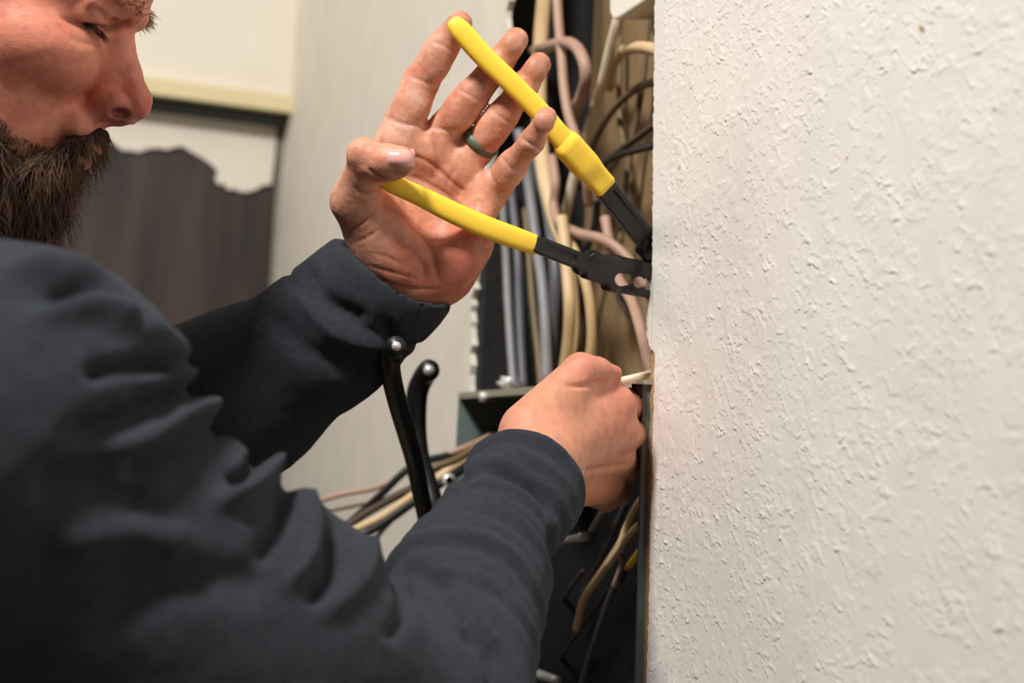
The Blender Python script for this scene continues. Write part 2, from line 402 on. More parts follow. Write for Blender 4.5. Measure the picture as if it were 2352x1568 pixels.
# brown torn paper core and its chips, standing proud of the paint along the cut
def strip(name, pxa, x, th, m, parent, jag, seed):
    V, F = [], []; pys = np.linspace(pxa[0][1], pxa[-1][1], 260); xs = np.interp(pys, [q[1] for q in pxa], [q[0] for q in pxa])
    for i, (a, b) in enumerate(zip(xs, pys)):
        e = onx(a + jag * (vnoise(np.array([[b * .11, seed, 0.]]))[0] + .6 * vnoise(np.array([[b * .31, seed, 5.]]))[0]), b, x); bk = onx(1530, b, x); bk[0] = x
        V += [e, bk, e + (th, 0, 0), bk + (th, 0, 0)]
        if i:
            j = 4 * (i - 1); k = 4 * i
            F += [(j, k, k + 1, j + 1), (j + 2, j + 3, k + 3, k + 2), (j, j + 2, k + 2, k)]
    return fix(mesh_obj(name, V, F, m, parent, smooth=False))
strip('torn_paper_core', [(1503, 804), (1495, 811), (1492, 1000), (1487, 1060), (1482, 1300), (1476, 1568), (1466, 1900)], WX + .0012, .009, 'wall_core', wall_right, 2.0, 3)
strip('gypsum_edge', [(1497, 548), (1488, 575), (1484, 620), (1483, 700), (1486, 770), (1494, 803)], WX + .006, .004, 'plaster', wall_right, 1.5, 9)
for (cx, cy, r) in ((1487, 1055, 9), (1490, 1062, 6), (1491, 938, 5), (1493, 870, 4), (1494, 842, 4), (1489, 1000, 4), (1496, 812, 5)):
    c = onx(cx, cy, WX + .001); s = r * 1.0 / FPX
    chip = mesh_obj('paper_chip', [c + np.array([random.uniform(-1, 1) * s * .8, random.uniform(-1, 1) * s * .9, random.uniform(-1.2, 1.2) * s]) for _ in range(9)], [], 'wall_core', wall_right)
    bm = bmesh.new(); bm.from_mesh(chip.data); bmesh.ops.convex_hull(bm, input=bm.verts); bm.to_mesh(chip.data); bm.free()
# far side of the opened wall with its ragged cut
ep = [(1176, -330), (1170, 0), (1163, 24), (1161, 40), (1165, 64), (1160, 120), (1146, 200), (1130, 330), (1112, 450), (1098, 560), (1087, 648), (1090, 662), (1083, 684), (1085, 700), (1080, 716), (1084, 738), (1080, 752), (1083, 778), (1086, 792), (1080, 812), (1083, 838), (1078, 860), (1077, 884), (1076, 960), (1074, 1060), (1060, 1500), (1050, 1900)]
edge = [onx(a + random.uniform(-1.5, 1.5), b, WX) for a, b in ep]
edge[0][2] = 2.15; edge[-1][2] = .70
for (a, b), e in zip(ep, edge):
    if b > 900: e[1] = Y_FAR + .001
YC = onx(667, 245, WX)[1]
poly = edge + [np.array([WX, 1.40, .70]), np.array([WX, 1.40, 0]), np.array([WX, YC + .3, 0]), np.array([WX, YC + .3, 2.6]), np.array([WX, 1.40, 2.6]), np.array([WX, 1.40, 2.15])]
fw = prism('wall_panel', poly, np.array([.006, 0, 0]), 'wall_far_paint', wall_right)
# back wall: its plane is turned so that the trim runs as in the photograph
TA = np.array([WX, YC, 0]); tdir = np.array([-math.cos(math.radians(3.5)), -math.sin(math.radians(3.5)), 0]); tn = np.array([tdir[1], -tdir[0], 0]); tn = tn if tn[1] < 0 else -tn
def onb(px, py, off=0):                            # ray on the back wall plane, off = towards the room
    r = ray(px, py); o = TA + tn * off; t = ((o - CAM) @ tn) / (r @ tn); return CAM + r * t
zt_top = onb(667, 228)[2]; zt_bot = onb(667, 264)[2]
def bquad(name, s0, s1, z0, z1, o0, o1, m, parent=None):
    pts = [TA + tdir * s + tn * o0 for s in (s0, s1)]
    poly = [np.array([pts[0][0], pts[0][1], z0]), np.array([pts[1][0], pts[1][1], z0]), np.array([pts[1][0], pts[1][1], z1]), np.array([pts[0][0], pts[0][1], z1])]
    return prism(name, poly, tn * (o1 - o0), m, parent)
wall_back = bquad('wall_back', 0, 3.2, zt_bot, 2.6, -.25, 0, 'plaster'); tag(wall_back, 'cream painted wall across the corner behind the man', kind='structure')
trim = bquad('trim_1', .0, 3.2, zt_bot, zt_top, 0.001, .022, 'trim_paint'); tag(trim, 'pale yellow wooden trim running above the brown board', kind='structure')
b_off = -.06
board = empty('wood_panel'); tag(board, 'dark brown stained wood board below the yellow trim', 'board')
def sb(px, py, off): return (onb(px, py, off) - TA) @ tdir
s_r = (sb(624, 560, b_off))
nb = 7; edges = np.linspace(s_r, 2.6, nb)
bquad('plank', s_r, 2.6, 0, zt_bot - .004, b_off - .03, b_off, 'brown_wood', board)
bquad('frame_post', s_r - .026, s_r - .001, 0, zt_bot - .02, b_off - .02, b_off + .006, 'grey_post', board)
bquad('dark_backing', -.1, s_r - .02, 0, zt_bot - .001, b_off - .12, b_off - .10, 'dark_gap', board)
bquad('shadow_strip', s_r - .001, 2.6, zt_bot - .016, zt_bot - .0005, b_off + .009, -.002, 'dark_gap', board)  # dark strip added as the shadow line under the trim
# torn white sheet over the board
tp = [(-900, 128), (-400, 180), (-100, 215), (100, 240), (240, 262), (300, 255), (360, 258), (420, 264), (470, 262), (540, 276), (560, 274), (620, 286), (636, 290),
      (630, 360), (622, 425), (606, 424), (590, 434), (570, 441), (548, 440), (536, 432), (530, 437), (519, 432), (514, 418), (508, 426), (498, 420), (494, 410), (500, 394), (485, 378), (462, 362), (440, 350), (418, 336), (400, 338), (385, 344), (365, 340), (340, 342), (318, 350), (300, 346), (282, 346), (262, 332), (246, 318), (238, 300), (200, 330), (120, 380), (40, 350), (-150, 320), (-400, 330), (-900, 240)]
sheet = prism('torn_plaster', [onb(a, b, b_off + .004) for a, b in tp], tn * .004, 'plaster'); tag(sheet, 'ragged white plaster skin left on the top of the brown board', 'plaster skin')
fl = mesh_obj('floor', [(-3, -1.6, 0), (WX, -1.6, 0), (WX, 2.9, 0), (-3, 2.9, 0)], [(0, 1, 2, 3)], 'floor_mat'); tag(fl, 'brown floor below the work', kind='structure')
# cavity
cavity = tag(box('wall_cavity', (X_BACK, .80, .70), (X_BACK + .012, Y_FAR + .2, 2.4), 'tan_board'), 'tan sheathing board at the back of the opened wall', kind='structure')
far_stud = box('wall_stud', (WX + .0065, Y_FAR, .0), (X_BACK, Y_FAR + .04, 2.4), 'black_stud'); tag(far_stud, 'blackened stud at the far side of the wall opening', kind='structure')
near_stud = box('wall_stud', (WX + .0128, .86, .0), (X_BACK, .90, 2.4), 'tan_board'); tag(near_stud, 'pale stud hidden behind the near textured wall', kind='structure')
# ------------------------------------------------------------------ breaker box
zb = onx(1060, 902, WX - .012)[2]; zb0 = zb - .56
by0 = onx(1478, 1300, WX - .006)[1]; by1 = Y_FAR - .002; bx0 = WX - .016; bx1 = X_BACK - .004
pb = empty('electrical_panel'); tag(pb, 'grey green steel electrical box with its cover off inside the wall opening', 'electrical box')
box('side_plate', (bx0, by1 - .002, zb0), (bx1, by1, zb), 'steel_green', pb)
# near side follows the slightly crooked cut edge
V = []
for q in ((1474, 876), (1470, 1060), (1463, 1300), (1457, 1568), (1448, 1900)):
    a = onx(q[0], q[1], WX - .004); V.append(a)
poly = V + [v + np.array([.09, -.004, 0]) for v in V[::-1]]
prism('side_plate', poly, np.array([0, -.003, 0]), 'steel_green', pb)
box('top_plate', (bx0, by0 + .014, zb - .003), (bx1, by1 - .003, zb), 'lip_metal', pb)
box('front_lip', (bx0, by0 + .014, zb - .0060), (bx0 + .0015, by1 - .003, zb - .0032), 'lip_metal', pb)
box('back_plate', (bx1, by0, zb0), (bx1 + .002, by1, zb), 'steel_dark', pb)
box('inner_cover', (bx1 - .030, by0 + .03, zb0 + .01), (bx1 - .001, by1 - .10, zb - .05), 'steel_dark', pb)
box('shade_block', (bx0 + .03, by1 - .13, zb0 + .01), (bx1 - .001, by1 - .0025, zb - .085), 'steel_dark', pb)  # dark block added to hide the lit side plate, standing in for shade
box('bottom_plate', (bx0, by0, zb0 - .003), (bx1, by1, zb0), 'steel_green', pb)

# ================================================================== the man
def K(px, py, d, r): return (c3(px, py, d), r / FPX * d)
def chain(pts, k=.004, **kw):
    out = []
    for (p, q) in zip(pts[:-1], pts[1:]):
        a, ra = K(*p); b, rb = K(*q); out.append(Cone(a, b, ra, rb, k=k, **kw))
    return out
CAMN = (0, 0, 1)
# ---- left hand, palm to the camera
index = Grp(chain([(895, 350, .985, 47), (928, 284, .982, 44), (967, 187, .976, 38.5), (1016, 108, .970, 34.5), (1056, 54, .966, 29)], .006)
            + [Ell(c3(1000, 148, .966), (.0095, .0105, .0060), k=.008), Ell(c3(950, 238, .971), (.0115, .013, .0065), k=.008), Ell(c3(1050, 66, .961), (.0085, .009, .006), k=.003)], k=.0015)
middle = Grp(chain([(972, 368, .987, 44), (1025, 297, .983, 40), (1083, 221, .972, 36), (1141, 152, .966, 33), (1185, 92, .967, 29)], .005)
             + [Ell(c3(1055, 258, .970), (.0105, .012, .0065), k=.008), Ell(c3(1176, 104, .960), (.0085, .009, .0065), k=.003)], k=.0015)
ringf = Grp(chain([(1040, 408, .988, 43), (1098, 338, .984, 38), (1153, 268, .973, 34), (1202, 200, .967, 31), (1238, 148, .968, 28)], .005)
            + [Ell(c3(1127, 303, .972), (.0095, .011, .006), k=.008), Ell(c3(1230, 160, .961), (.008, .0085, .006), k=.003)], k=.0015)
pinky = Grp(chain([(1100, 470, .985, 42), (1143, 424, .978, 36), (1179, 376, .962, 31), (1221, 326, .944, 27), (1256, 267, .932, 23)], .005)
            + [Ell(c3(1165, 400, .964), (.0085, .0095, .006), k=.007), Ell(c3(1250, 280, .926), (.007, .0075, .005), k=.003)], k=.0015)
thumb = Grp(chain([(905, 600, .978, 66), (818, 462, .958, 54), (843, 366, .934, 41)], .008) + chain([(843, 366, .934, 40), (888, 371, .926, 40), (919, 370, .923, 35)], .003)
            + [Ell(c3(833, 352, .930), (.0105, .0105, .010), k=.004), Ell(c3(880, 392, .930), (.016, .007, .010), k=.004)], k=.009)
palm = Grp(chain([(905, 362, .990, 46), (925, 640, .985, 58)], .01) + chain([(972, 385, .991, 46), (955, 655, .987, 58)], .01)
           + chain([(1038, 425, .992, 45), (995, 650, .988, 54)], .01) + chain([(1096, 475, .991, 44), (1078, 560, .985, 47), (1036, 640, .985, 50)], .01)
           + [Ell(c3(890, 545, .968), (.027, .033, .015), R=np.array([[.83, .55, 0], [-.55, .83, 0], [0, 0, 1]]), k=.012),
              Ell(c3(1066, 560, .974), (.016, .031, .013), R=np.array([[.9, -.42, 0], [.42, .9, 0], [0, 0, 1]]), k=.01),
              Ell(c3(985, 605, .978), (.030, .022, .013), k=.012),
              Ell(c3(930, 322, .974), (.014, .012, .006), k=.008), Ell(c3(1000, 350, .978), (.014, .012, .006), k=.008), Ell(c3(1064, 395, .979), (.013, .012, .006), k=.008), Ell(c3(1118, 458, .976), (.011, .012, .006), k=.008),
              Ell(c3(1000, 470, .965), (.020, .022, .0060), k=.012, sub=True)], k=.004)
handL = Grp([palm, Grp([index, middle, ringf, pinky], k=.006), thumb] + chain([(975, 640, .986, 62), (900, 720, .995, 60), (700, 830, 1.02, 80), (430, 950, 1.05, 100)], .012, n=CAMN, sc=1.15), k=.01)
# ---- right hand, back to the camera, pinching a wire
hr = []
for a, b, ra, rb in (((1235, 1035, .90), (1416, 930, .958), 55, 39), ((1235, 1055, .90), (1426, 990, .962), 60, 40), ((1235, 1080, .912), (1418, 1044, .984), 60, 38), ((1235, 1100, .930), (1396, 1092, 1.006), 55, 35)):
    hr += chain([a + (ra,), b + (rb,)], .014)
hr += chain([(1290, 935, .925, 42), (1398, 903, .962, 27)], .014)
hr += chain([(1295, 1115, .958, 50), (1385, 1125, 1.01, 34)], .012)
fr = [Grp(chain([(1416, 930, .960, 38), (1448, 934, 1.006, 31), (1440, 908, 1.024, 24), (1416, 892, .992, 18)], .004), k=.004),
      Grp(chain([(1426, 990, .964, 40), (1458, 1000, 1.008, 34), (1440, 1030, 1.03, 28), (1400, 1036, 1.0, 24)], .004), k=.002),
      Grp(chain([(1418, 1044, .986, 38), (1442, 1070, 1.02, 32), (1420, 1096, 1.035, 27), (1385, 1094, 1.01, 24)], .004), k=.002),
      Grp(chain([(1396, 1092, 1.008, 35), (1416, 1130, 1.03, 29), (1392, 1150, 1.035, 24), (1365, 1145, 1.015, 21)], .004), k=.002)]
tr = Grp(chain([(1215, 985, .905, 66), (1334, 852, .937, 42)], .006) + chain([(1336, 852, .935, 42), (1372, 851, .944, 31), (1413, 855, .952, 16)], .003), k=.010)
handR = Grp([Grp(hr, k=.01), Grp(fr, k=.006), tr] + chain([(1240, 1060, .90, 98), (1205, 1120, .865, 90), (1145, 1230, .83, 70), (1075, 1350, .785, 90), (1000, 1660, .70, 130)], .014), k=.01)
# ---- head in its own frame: x forward, y towards the camera, z up (metres from the bridge of the nose)
BOW, TURN = math.radians(22), math.radians(-5)
hf2 = np.array([math.cos(BOW), -math.sin(BOW), 0]); hup = np.array([math.sin(BOW), math.cos(BOW), 0])
hfw = math.cos(TURN) * hf2 + math.sin(TURN) * np.array([0, 0, -1]); hlat = math.cos(TURN) * np.array([0, 0, -1]) - math.sin(TURN) * hf2
HM = np.stack([hfw, hlat, hup]); HO = c3(296, 76, .86)
def hp(x, y, z): return HO + np.array([x, y, z]) * .001 @ HM
def hE(c, r, k=6, sub=False, R=None): return Ell(hp(*c), np.array(r) * .001, R=HM if R is None else R @ HM, k=k * .001, sub=sub)
def hC(a, b, r1, r2=None, k=5, sub=False): return Cone(hp(*a), hp(*b), r1 * .001, (r1 if r2 is None else r2) * .001, k=k * .001, sub=sub)
def roty(a): a = math.radians(a); return np.array([[math.cos(a), 0, math.sin(a)], [0, 1, 0], [-math.sin(a), 0, math.cos(a)]])
head = [hE((-95, 0, 36), (97, 75, 90), 1), hE((-58, 0, 38), (60, 62, 52), 15), hE((-60, 0, -34), (52, 57, 72), 18), hE((-52, 0, -86), (44, 44, 46), 16), hE((-34, 0, -112), (26, 26, 20), 12)]
for s in (1, -1):
    head += [hC((-3, s * 8, 11), (-14, s * 42, 14), 9, 9, 8), hE((-40, s * 46, -30), (24, 17, 20), 12), hE((-22, s * 30, -30), (20, 20, 22), 10)]
    head += [hE((-2, s * 31, -3), (12, 18, 9), 7, True)]
    head += [hE((-21, s * 31, -2), (15, 16, 13.5), 2.5), hC((-8, s * 18, 6), (-14, s * 46, 4), 4.5, 4, 4)]
head += [hC((-10, 0, 3), (8, 0, -21), 7, 7, 5), hC((8, 0, -21), (18, 0, -35), 7, 9, 4), hC((-7, 0, -8), (2, 0, -38), 11, 12, 7)]
head += [hE((18.5, 0, -36), (9.5, 10.5, 9), 4), hE((8, 0, -49), (12, 5, 7), 4)]
for s in (1, -1): head += [hE((7.5, s * 12.5, -45), (11.5, 7, 9.5), 3, R=roty(12))]
for s in (1, -1): head += [hC((4, s * 12, -52.5), (17, s * 8, -47.5), 3.4, 4, 3), hC((17, s * 8, -47.5), (22, s * 4, -40), 4, 6, 3)]
head += [hC((4, 0, -53), (18, 0, -47), 4, 4.5, 3)]
for s in (-1,): head += [hE((12.5, s * 8.5, -50), (7, 4.4, 5), 1.5, True, R=roty(15)), hE((12.5, s * 13.5, -48.5), (7.0, 6.0, 3.4), 1.5, True, R=roty(18))]
for s in (1, -1): head += [hC((-3, s * 18, -34), (-4, s * 19, -48), 2.2, 1.6, 4, True)]
head += [hE((-6, 0, -64), (13, 22, 14), 8), hC((2, -14, -74), (2, 14, -74), 5, 5, 4), hE((6, 0, -73), (5, 14, 4), 3), hE((2, 0, -83), (6, 15, 5), 3), hC((9, -20, -78), (9, 20, -78), 1.6, 1.6, 2, True)]
for s in (1, -1):
    head += [hE((-108, s * 76, -14), (18, 9, 32), 5, R=roty(-12)), hE((-104, s * 86, -14), (9, 6, 20), 4, True, R=roty(-12))]
head += [hC((-92, 0, -70), (-120, 0, -190), 54, 62, 25)]
neckb = hp(-122, 0, -200)
sR, sL = c3(0, 1080, .62), c3(-230, 900, .98)
core = Grp([Cone(neckb, (sR + sL) / 2, .06, .07, k=.03), Cone(sR, sL, .045, .045, k=.03), Cone(sR, c3(720, 1680, .68), .045, .03, k=.02),
            Cone(c3(720, 1680, .68), c3(1000, 1660, .70), .03, .03, k=.02), Cone(sL, c3(430, 950, 1.05), .045, .035, k=.02), Cone((sR + sL) / 2, (sR + sL) / 2 + np.array([-.03, -.25, 0]), .08, .09, k=.04)], k=.02)
bodyG = Grp([core, Grp(head, k=.02), handL, handR], k=.01)
def march(px, py, g, d0, d1):
    t = np.full(len(px), d0); r = np.stack([(px - W / 2) / FPX, (H / 2 - py) / FPX, np.ones(len(px))], 1)
    for i in range(60): t = np.minimum(t + np.clip(g.d(r * t[:, None]), -.004, .02) * .7, d1)
    return r * t[:, None]
nsp = march(np.array([279.]), np.array([261.]), Grp(head, k=.02), .70, 1.)[0]; ca, sa = math.cos(-.10), math.sin(-.10)
head.append(Ell(nsp + np.array([0, 0, .001]), (.0070, .0030, .0060), R=np.array([[ca, sa, 0], [-sa, ca, 0], [0, 0, 1]]), k=.0015, sub=True))
bodyG = Grp([core, Grp(head, k=.02), handL, handR], k=.01)
BV, BQ = surfnet(bodyG, .0014); BV = relax(BV, BQ, 1, .5)
BN = vnormals(BV, BQ); bp = cpix(BV); face_cam = (-(BN * BV).sum(1) / np.linalg.norm(BV, axis=1)) > .05
def crease(pts, wpx, depth, dmax=None):
    """a fold line on the camera side; returns its weight"""
    lo = np.min(pts, 0) - 4 * wpx; hi = np.max(pts, 0) + 4 * wpx
    sel = np.where(face_cam & (bp > lo).all(1) & (bp < hi).all(1))[0]; w = np.zeros(len(BV))
    if len(sel):
        d, t = dpoly(bp[sel], pts); ww = np.exp(-(d / wpx) ** 2) * np.sqrt(np.clip(4 * t * (1 - t) + .08, 0, 1)); w[sel] = ww
    BV[:] -= BN * (w * depth)[:, None]; return w
skin = np.array(lin((206, 144, 116))[:3]); col = np.tile(skin, (len(BV), 1))
def blend(w, c, amt): global col; w = (w * amt)[:, None]; col = col * (1 - w) + np.array(lin(c)[:3]) * w
def splat(px, py, r, c, amt, dlo=.80, dhi=1.1, ry=None):
    d2 = ((bp[:, 0] - px) / r) ** 2 + ((bp[:, 1] - py) / (ry or r)) ** 2
    blend(np.exp(-d2) * ((BV[:, 2] > dlo) & (BV[:, 2] < dhi)), c, amt)
HL = lambda: (bp[:, 0] > 740) & (bp[:, 0] < 1300) & (bp[:, 1] < 760) & (BV[:, 2] > .88)
# palm and finger tones
m1 = fbm(BV * 55, 3, 5); m2 = fbm(BV * 130, 3, 9); m3 = fbm(BV * 420, 2, 13)
blend(HL() * sstep(-.1, .5, m1), (200, 118, 92), .55); blend(HL() * sstep(.0, .5, m2), (224, 164, 136), .5); blend(HL() * sstep(.1, .5, -m2), (178, 100, 84), .35)
for a in ((1055, 60, 34), (1190, 95, 36), (1240, 150, 32), (1255, 275, 30)): splat(a[0], a[1], a[2], (160, 112, 88), .55)
for a in ((1000, 140, 30), (1145, 165, 34), (1100, 200, 22), (1020, 620, 50), (1050, 640, 40), (1235, 320, 24)): splat(*a, (150, 100, 84), .45)
for a in ((1000, 610, 70), (930, 600, 50), (1080, 590, 50)): splat(*a, (190, 96, 76), .45)
for a in ((920, 300, 30), (893, 295, 14), (955, 220, 20)): splat(*a, (238, 196, 176), .6)
for a in ((820, 480, 60), (810, 540, 50), (850, 600, 60)): splat(*a, (150, 108, 90), .5)
splat(940, 395, 28, (120, 92, 76), .7); splat(890, 405, 26, (150, 110, 90), .5)
# creases of palm and fingers: depth in metres
CR_ = []
for pts, w, dp in (([(940, 178), (968, 186), (996, 200)], 4, .0006), ([(990, 96), (1017, 106), (1042, 122)], 4, .0006), ([(884, 270), (931, 286), (975, 288)], 5, .0009),
                   ([(1052, 205), (1080, 222), (1108, 240)], 4, .0006), ([(985, 292), (1025, 300), (1062, 312)], 5, .0009), ([(1120, 250), (1152, 272), (1180, 292)], 4, .0006), ([(1066, 318), (1098, 342), (1128, 366)], 5, .0012),
                   ([(1150, 362), (1170, 385), (1196, 398)], 4, .0006), ([(1198, 318), (1220, 332), (1242, 348)], 4, .0012), ([(1120, 380), (1126, 405), (1150, 440)], 5, .0009),
                   ([(900, 400), (960, 410), (1030, 450), (1080, 500), (1130, 520)], 5, .0012), ([(925, 350), (985, 372), (1040, 420), (1068, 440)], 5, .0011), ([(870, 470), (930, 500), (985, 560), (1005, 640)], 6, .0016),
                   ([(848, 388), (862, 402), (888, 412)], 4, .0018), ([(815, 430), (835, 445), (868, 438)], 4, .0012), ([(800, 530), (835, 508), (868, 480)], 4, .0010), ([(810, 560), (850, 540), (875, 520)], 4, .0007),
                   ([(990, 300), (1000, 340), (1010, 400)], 6, .0007), ([(1050, 380), (1030, 410), (1020, 440)], 5, .0007), ([(850, 610), (900, 625), (960, 640)], 4, .0006), ([(870, 640), (930, 660), (1010, 664)], 4, .0006), ([(960, 590), (975, 620), (970, 660)], 5, .0008), ([(905, 560), (940, 570), (965, 590)], 4, .0005), ([(850, 580), (890, 590), (930, 610)], 4, .0005)):
    w_ = crease(pts, w, dp); CR_.append(w_)
for i, w_ in enumerate(CR_): blend(w_, (236, 200, 186) if i < 10 else (160, 92, 78), .45)
BV -= BN * (HL() * .00022 * m3)[:, None]
# right hand tones
HRm = (bp[:, 0] > 1120) & (bp[:, 0] < 1500) & (bp[:, 1] > 790) & (bp[:, 1] < 1240) & (BV[:, 2] > .85)
blend(HRm * sstep(-.3, .5, m1), (214, 140, 112), .5); splat(1440, 930, 50, (205, 120, 100), .5); splat(1350, 845, 45, (206, 128, 112), .5); splat(1420, 855, 25, (200, 120, 108), .6)
for pts, w, dp in (([(1300, 885), (1345, 885), (1395, 872)], 6, .0022), ([(1390, 950), (1400, 1000), (1390, 1060)], 8, .0008), ([(1330, 1085), (1390, 1075), (1440, 1065)], 7, .0016)): crease(pts, w, dp)
# face tones
HD = (bp[:, 0] < 420) & (bp[:, 1] < 620) & (BV[:, 2] > .7) & (BV[:, 2] < 1.0)
hv = (BV - HO) @ HM.T * 1000
blend(HD * 1.0, (214, 136, 112), .85); blend(HD * sstep(-.2, .5, m2), (184, 94, 78), .45)
def hs(x, y, z, r, c, amt): blend(np.exp(-((hv - (x, y, z)) ** 2).sum(1) / r ** 2) * HD, c, amt)
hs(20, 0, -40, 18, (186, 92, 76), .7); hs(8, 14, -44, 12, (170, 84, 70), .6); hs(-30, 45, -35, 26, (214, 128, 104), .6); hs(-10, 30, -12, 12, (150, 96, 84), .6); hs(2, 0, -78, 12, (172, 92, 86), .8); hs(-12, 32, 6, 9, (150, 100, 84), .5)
def hcrease(pts, w, dp):
    P3 = crom(np.array(pts, float), 20); sel = np.where(HD)[0]; d = np.min(np.linalg.norm(hv[sel][:, None] - P3[None], axis=2), 1); g = np.exp(-(d / w) ** 2); BV[sel] -= BN[sel] * (g * dp * .001)[:, None]
    ww = np.zeros(len(BV)); ww[sel] = g; return ww
nose_in = (nsp - HO) @ HM.T * 1000 + np.array([0, -2, 0])
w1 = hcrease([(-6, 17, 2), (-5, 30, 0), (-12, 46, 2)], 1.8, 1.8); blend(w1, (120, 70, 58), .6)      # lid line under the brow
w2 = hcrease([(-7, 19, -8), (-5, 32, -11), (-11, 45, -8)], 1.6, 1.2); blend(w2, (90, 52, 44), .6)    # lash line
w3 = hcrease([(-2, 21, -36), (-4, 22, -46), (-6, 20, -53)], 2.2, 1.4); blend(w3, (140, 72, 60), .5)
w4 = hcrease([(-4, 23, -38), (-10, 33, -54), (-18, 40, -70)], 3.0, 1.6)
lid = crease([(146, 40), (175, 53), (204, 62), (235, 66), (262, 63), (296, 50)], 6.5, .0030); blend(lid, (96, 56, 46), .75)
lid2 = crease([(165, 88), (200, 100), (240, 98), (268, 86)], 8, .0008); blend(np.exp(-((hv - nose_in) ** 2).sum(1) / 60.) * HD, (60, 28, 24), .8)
BV[HD] -= BN[HD] * (.00016 * m3[HD])[:, None]
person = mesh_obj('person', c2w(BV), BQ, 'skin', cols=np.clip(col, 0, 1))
tag(person, 'bearded man in dark sweater and green ring working pliers in the opened wall', 'person')

# ---- thumb nail: a curved plate laid on the thumb
nu, nv = 18, 14
U, Vv = np.meshgrid(np.linspace(0, 1, nu), np.linspace(-1, 1, nv), indexing='ij')
npx = 893 + U * 57 + 4 * (1 - Vv ** 2) * (U > .5) - 5 * (1 - Vv ** 2) * (U < .2); npy = 358 + Vv * (19 + 2 * U) + U * 3 + 2
sp = march(npx.ravel(), npy.ravel(), thumb, .88, .934).reshape(nu, nv, 3)
lift = .0009 * (1 - np.abs(Vv) ** 4 * 1.6) * sstep(-.05, .15, U) + .0003
sp[..., 2] -= lift
NV = np.vstack([sp.reshape(-1, 3), sp.reshape(-1, 3) + (0, 0, .0012)]); NF = []
for i in range(nu - 1):
    for j in range(nv - 1): a = i * nv + j; NF += [(a, a + 1, a + nv + 1, a + nv), (nu * nv + a, nu * nv + a + nv, nu * nv + a + nv + 1, nu * nv + a + 1)]
fix(mesh_obj('thumb_nail', c2w(NV), NF, 'nail', person))

# ---- sweater
CT = .0
sleeveR_low = Grp(chain([(1200, 1128, .865, 134), (1140, 1216, .838, 138), (1076, 1350, .785, 180), (995, 1640, .70, 228)], .01), k=.004)
arm_up = Grp(chain([(-10, 1040, .61, 492), (200, 1250, .625, 362), (370, 1390, .64, 362), (560, 1525, .66, 374), (735, 1640, .68, 330)], .02), k=.02)
sleeveL = Grp(chain([(916, 622, .980, 139), (868, 668, .984, 139), (760, 766, .995, 150), (550, 905, 1.02, 185), (400, 975, 1.04, 200), (-230, 920, .99, 240)], .02, n=CAMN, sc=1.15), k=.01)
tc = (sR + sL) / 2
torso = Grp([Cone(sR, sL, .066, .066, k=.03), Cone(tc + np.array([-.05, -.12, 0]), tc + np.array([-.06, -.42, .02]), .12, .15, k=.05), Ell(tc + np.array([-.05, -.02, .0]), (.10, .07, .16), k=.04), Cone(hp(-112, 0, -168), neckb, .074, .084, k=.03), Cone(neckb, (sR + sL) / 2 + np.array([-.02, 0, 0]), .088, .10, k=.04), Cone(neckb + np.array([0, -.03, 0]), sR + np.array([-.03, -.01, .03]), .075, .075, k=.03), Cone(neckb + np.array([0, -.03, 0]), sL, .075, .07, k=.03)], k=.05)
# mouths of the cuffs
cufR = Cone(c3(1150, 1230, .83), c3(1290, 980, .925), .020, .036, k=.002, sub=True)
cL0, cL1 = c3(850, 730, .98), c3(968, 545, .968)
cufL = Cone(cL0, cL1, .022, .046, n=CAMN, sc=1.15, k=.005, sub=True)
topcut = RBox(c3(1268, 1045, .908), c3(1500, 650, 1.06), .2, .2, .004, (0, 0, 1), k=.004, sub=True)
ax = (c3(968, 545, .975) - c3(860, 745, .985)); ax /= np.linalg.norm(ax)
rim = c3(921, 632, .978)
leftcut = RBox(rim, rim + ax * .3, .12, .12, .003, (0, 0, 1), k=.004, sub=True)
axr = (c3(1290, 960, .94) - c3(1130, 1230, .83)); axr /= np.linalg.norm(axr)
rimr = c3(1228, 1092, .884)
rightcut = RBox(rimr, rimr + axr * .3, .12, .12, .003, (0, 0, 1), k=.004, sub=True)
slR = Grp([sleeveR_low, rightcut, cufR], k=.006); slL = Grp([sleeveL, leftcut, cufL], k=.03)
SG = Grp([torso, arm_up, slR, slL], k=.012)
SV, SQ = surfnet(SG, .0026); SV = relax(SV, SQ, 2, .5)
SN = vnormals(SV, SQ); spx = cpix(SV); sfc = (-(SN * SV).sum(1) / np.linalg.norm(SV, axis=1)) > -.25
near = SV[:, 2] < .84
def fold(pts, w, amp, mask):
    lo = np.min(pts, 0) - 3.5 * w; hi = np.max(pts, 0) + 3.5 * w; sel = np.where(sfc & mask & (spx > lo).all(1) & (spx < hi).all(1))[0]
    if not len(sel): return
    d, t = dpoly(spx[sel], pts); g = np.exp(-(d / w) ** 2) * sstep(0, .22, t) * sstep(0, .06, 1.03 - t) * amp * 1.25; DSP[sel] += g
DSP = np.zeros(len(SV))
NR = near
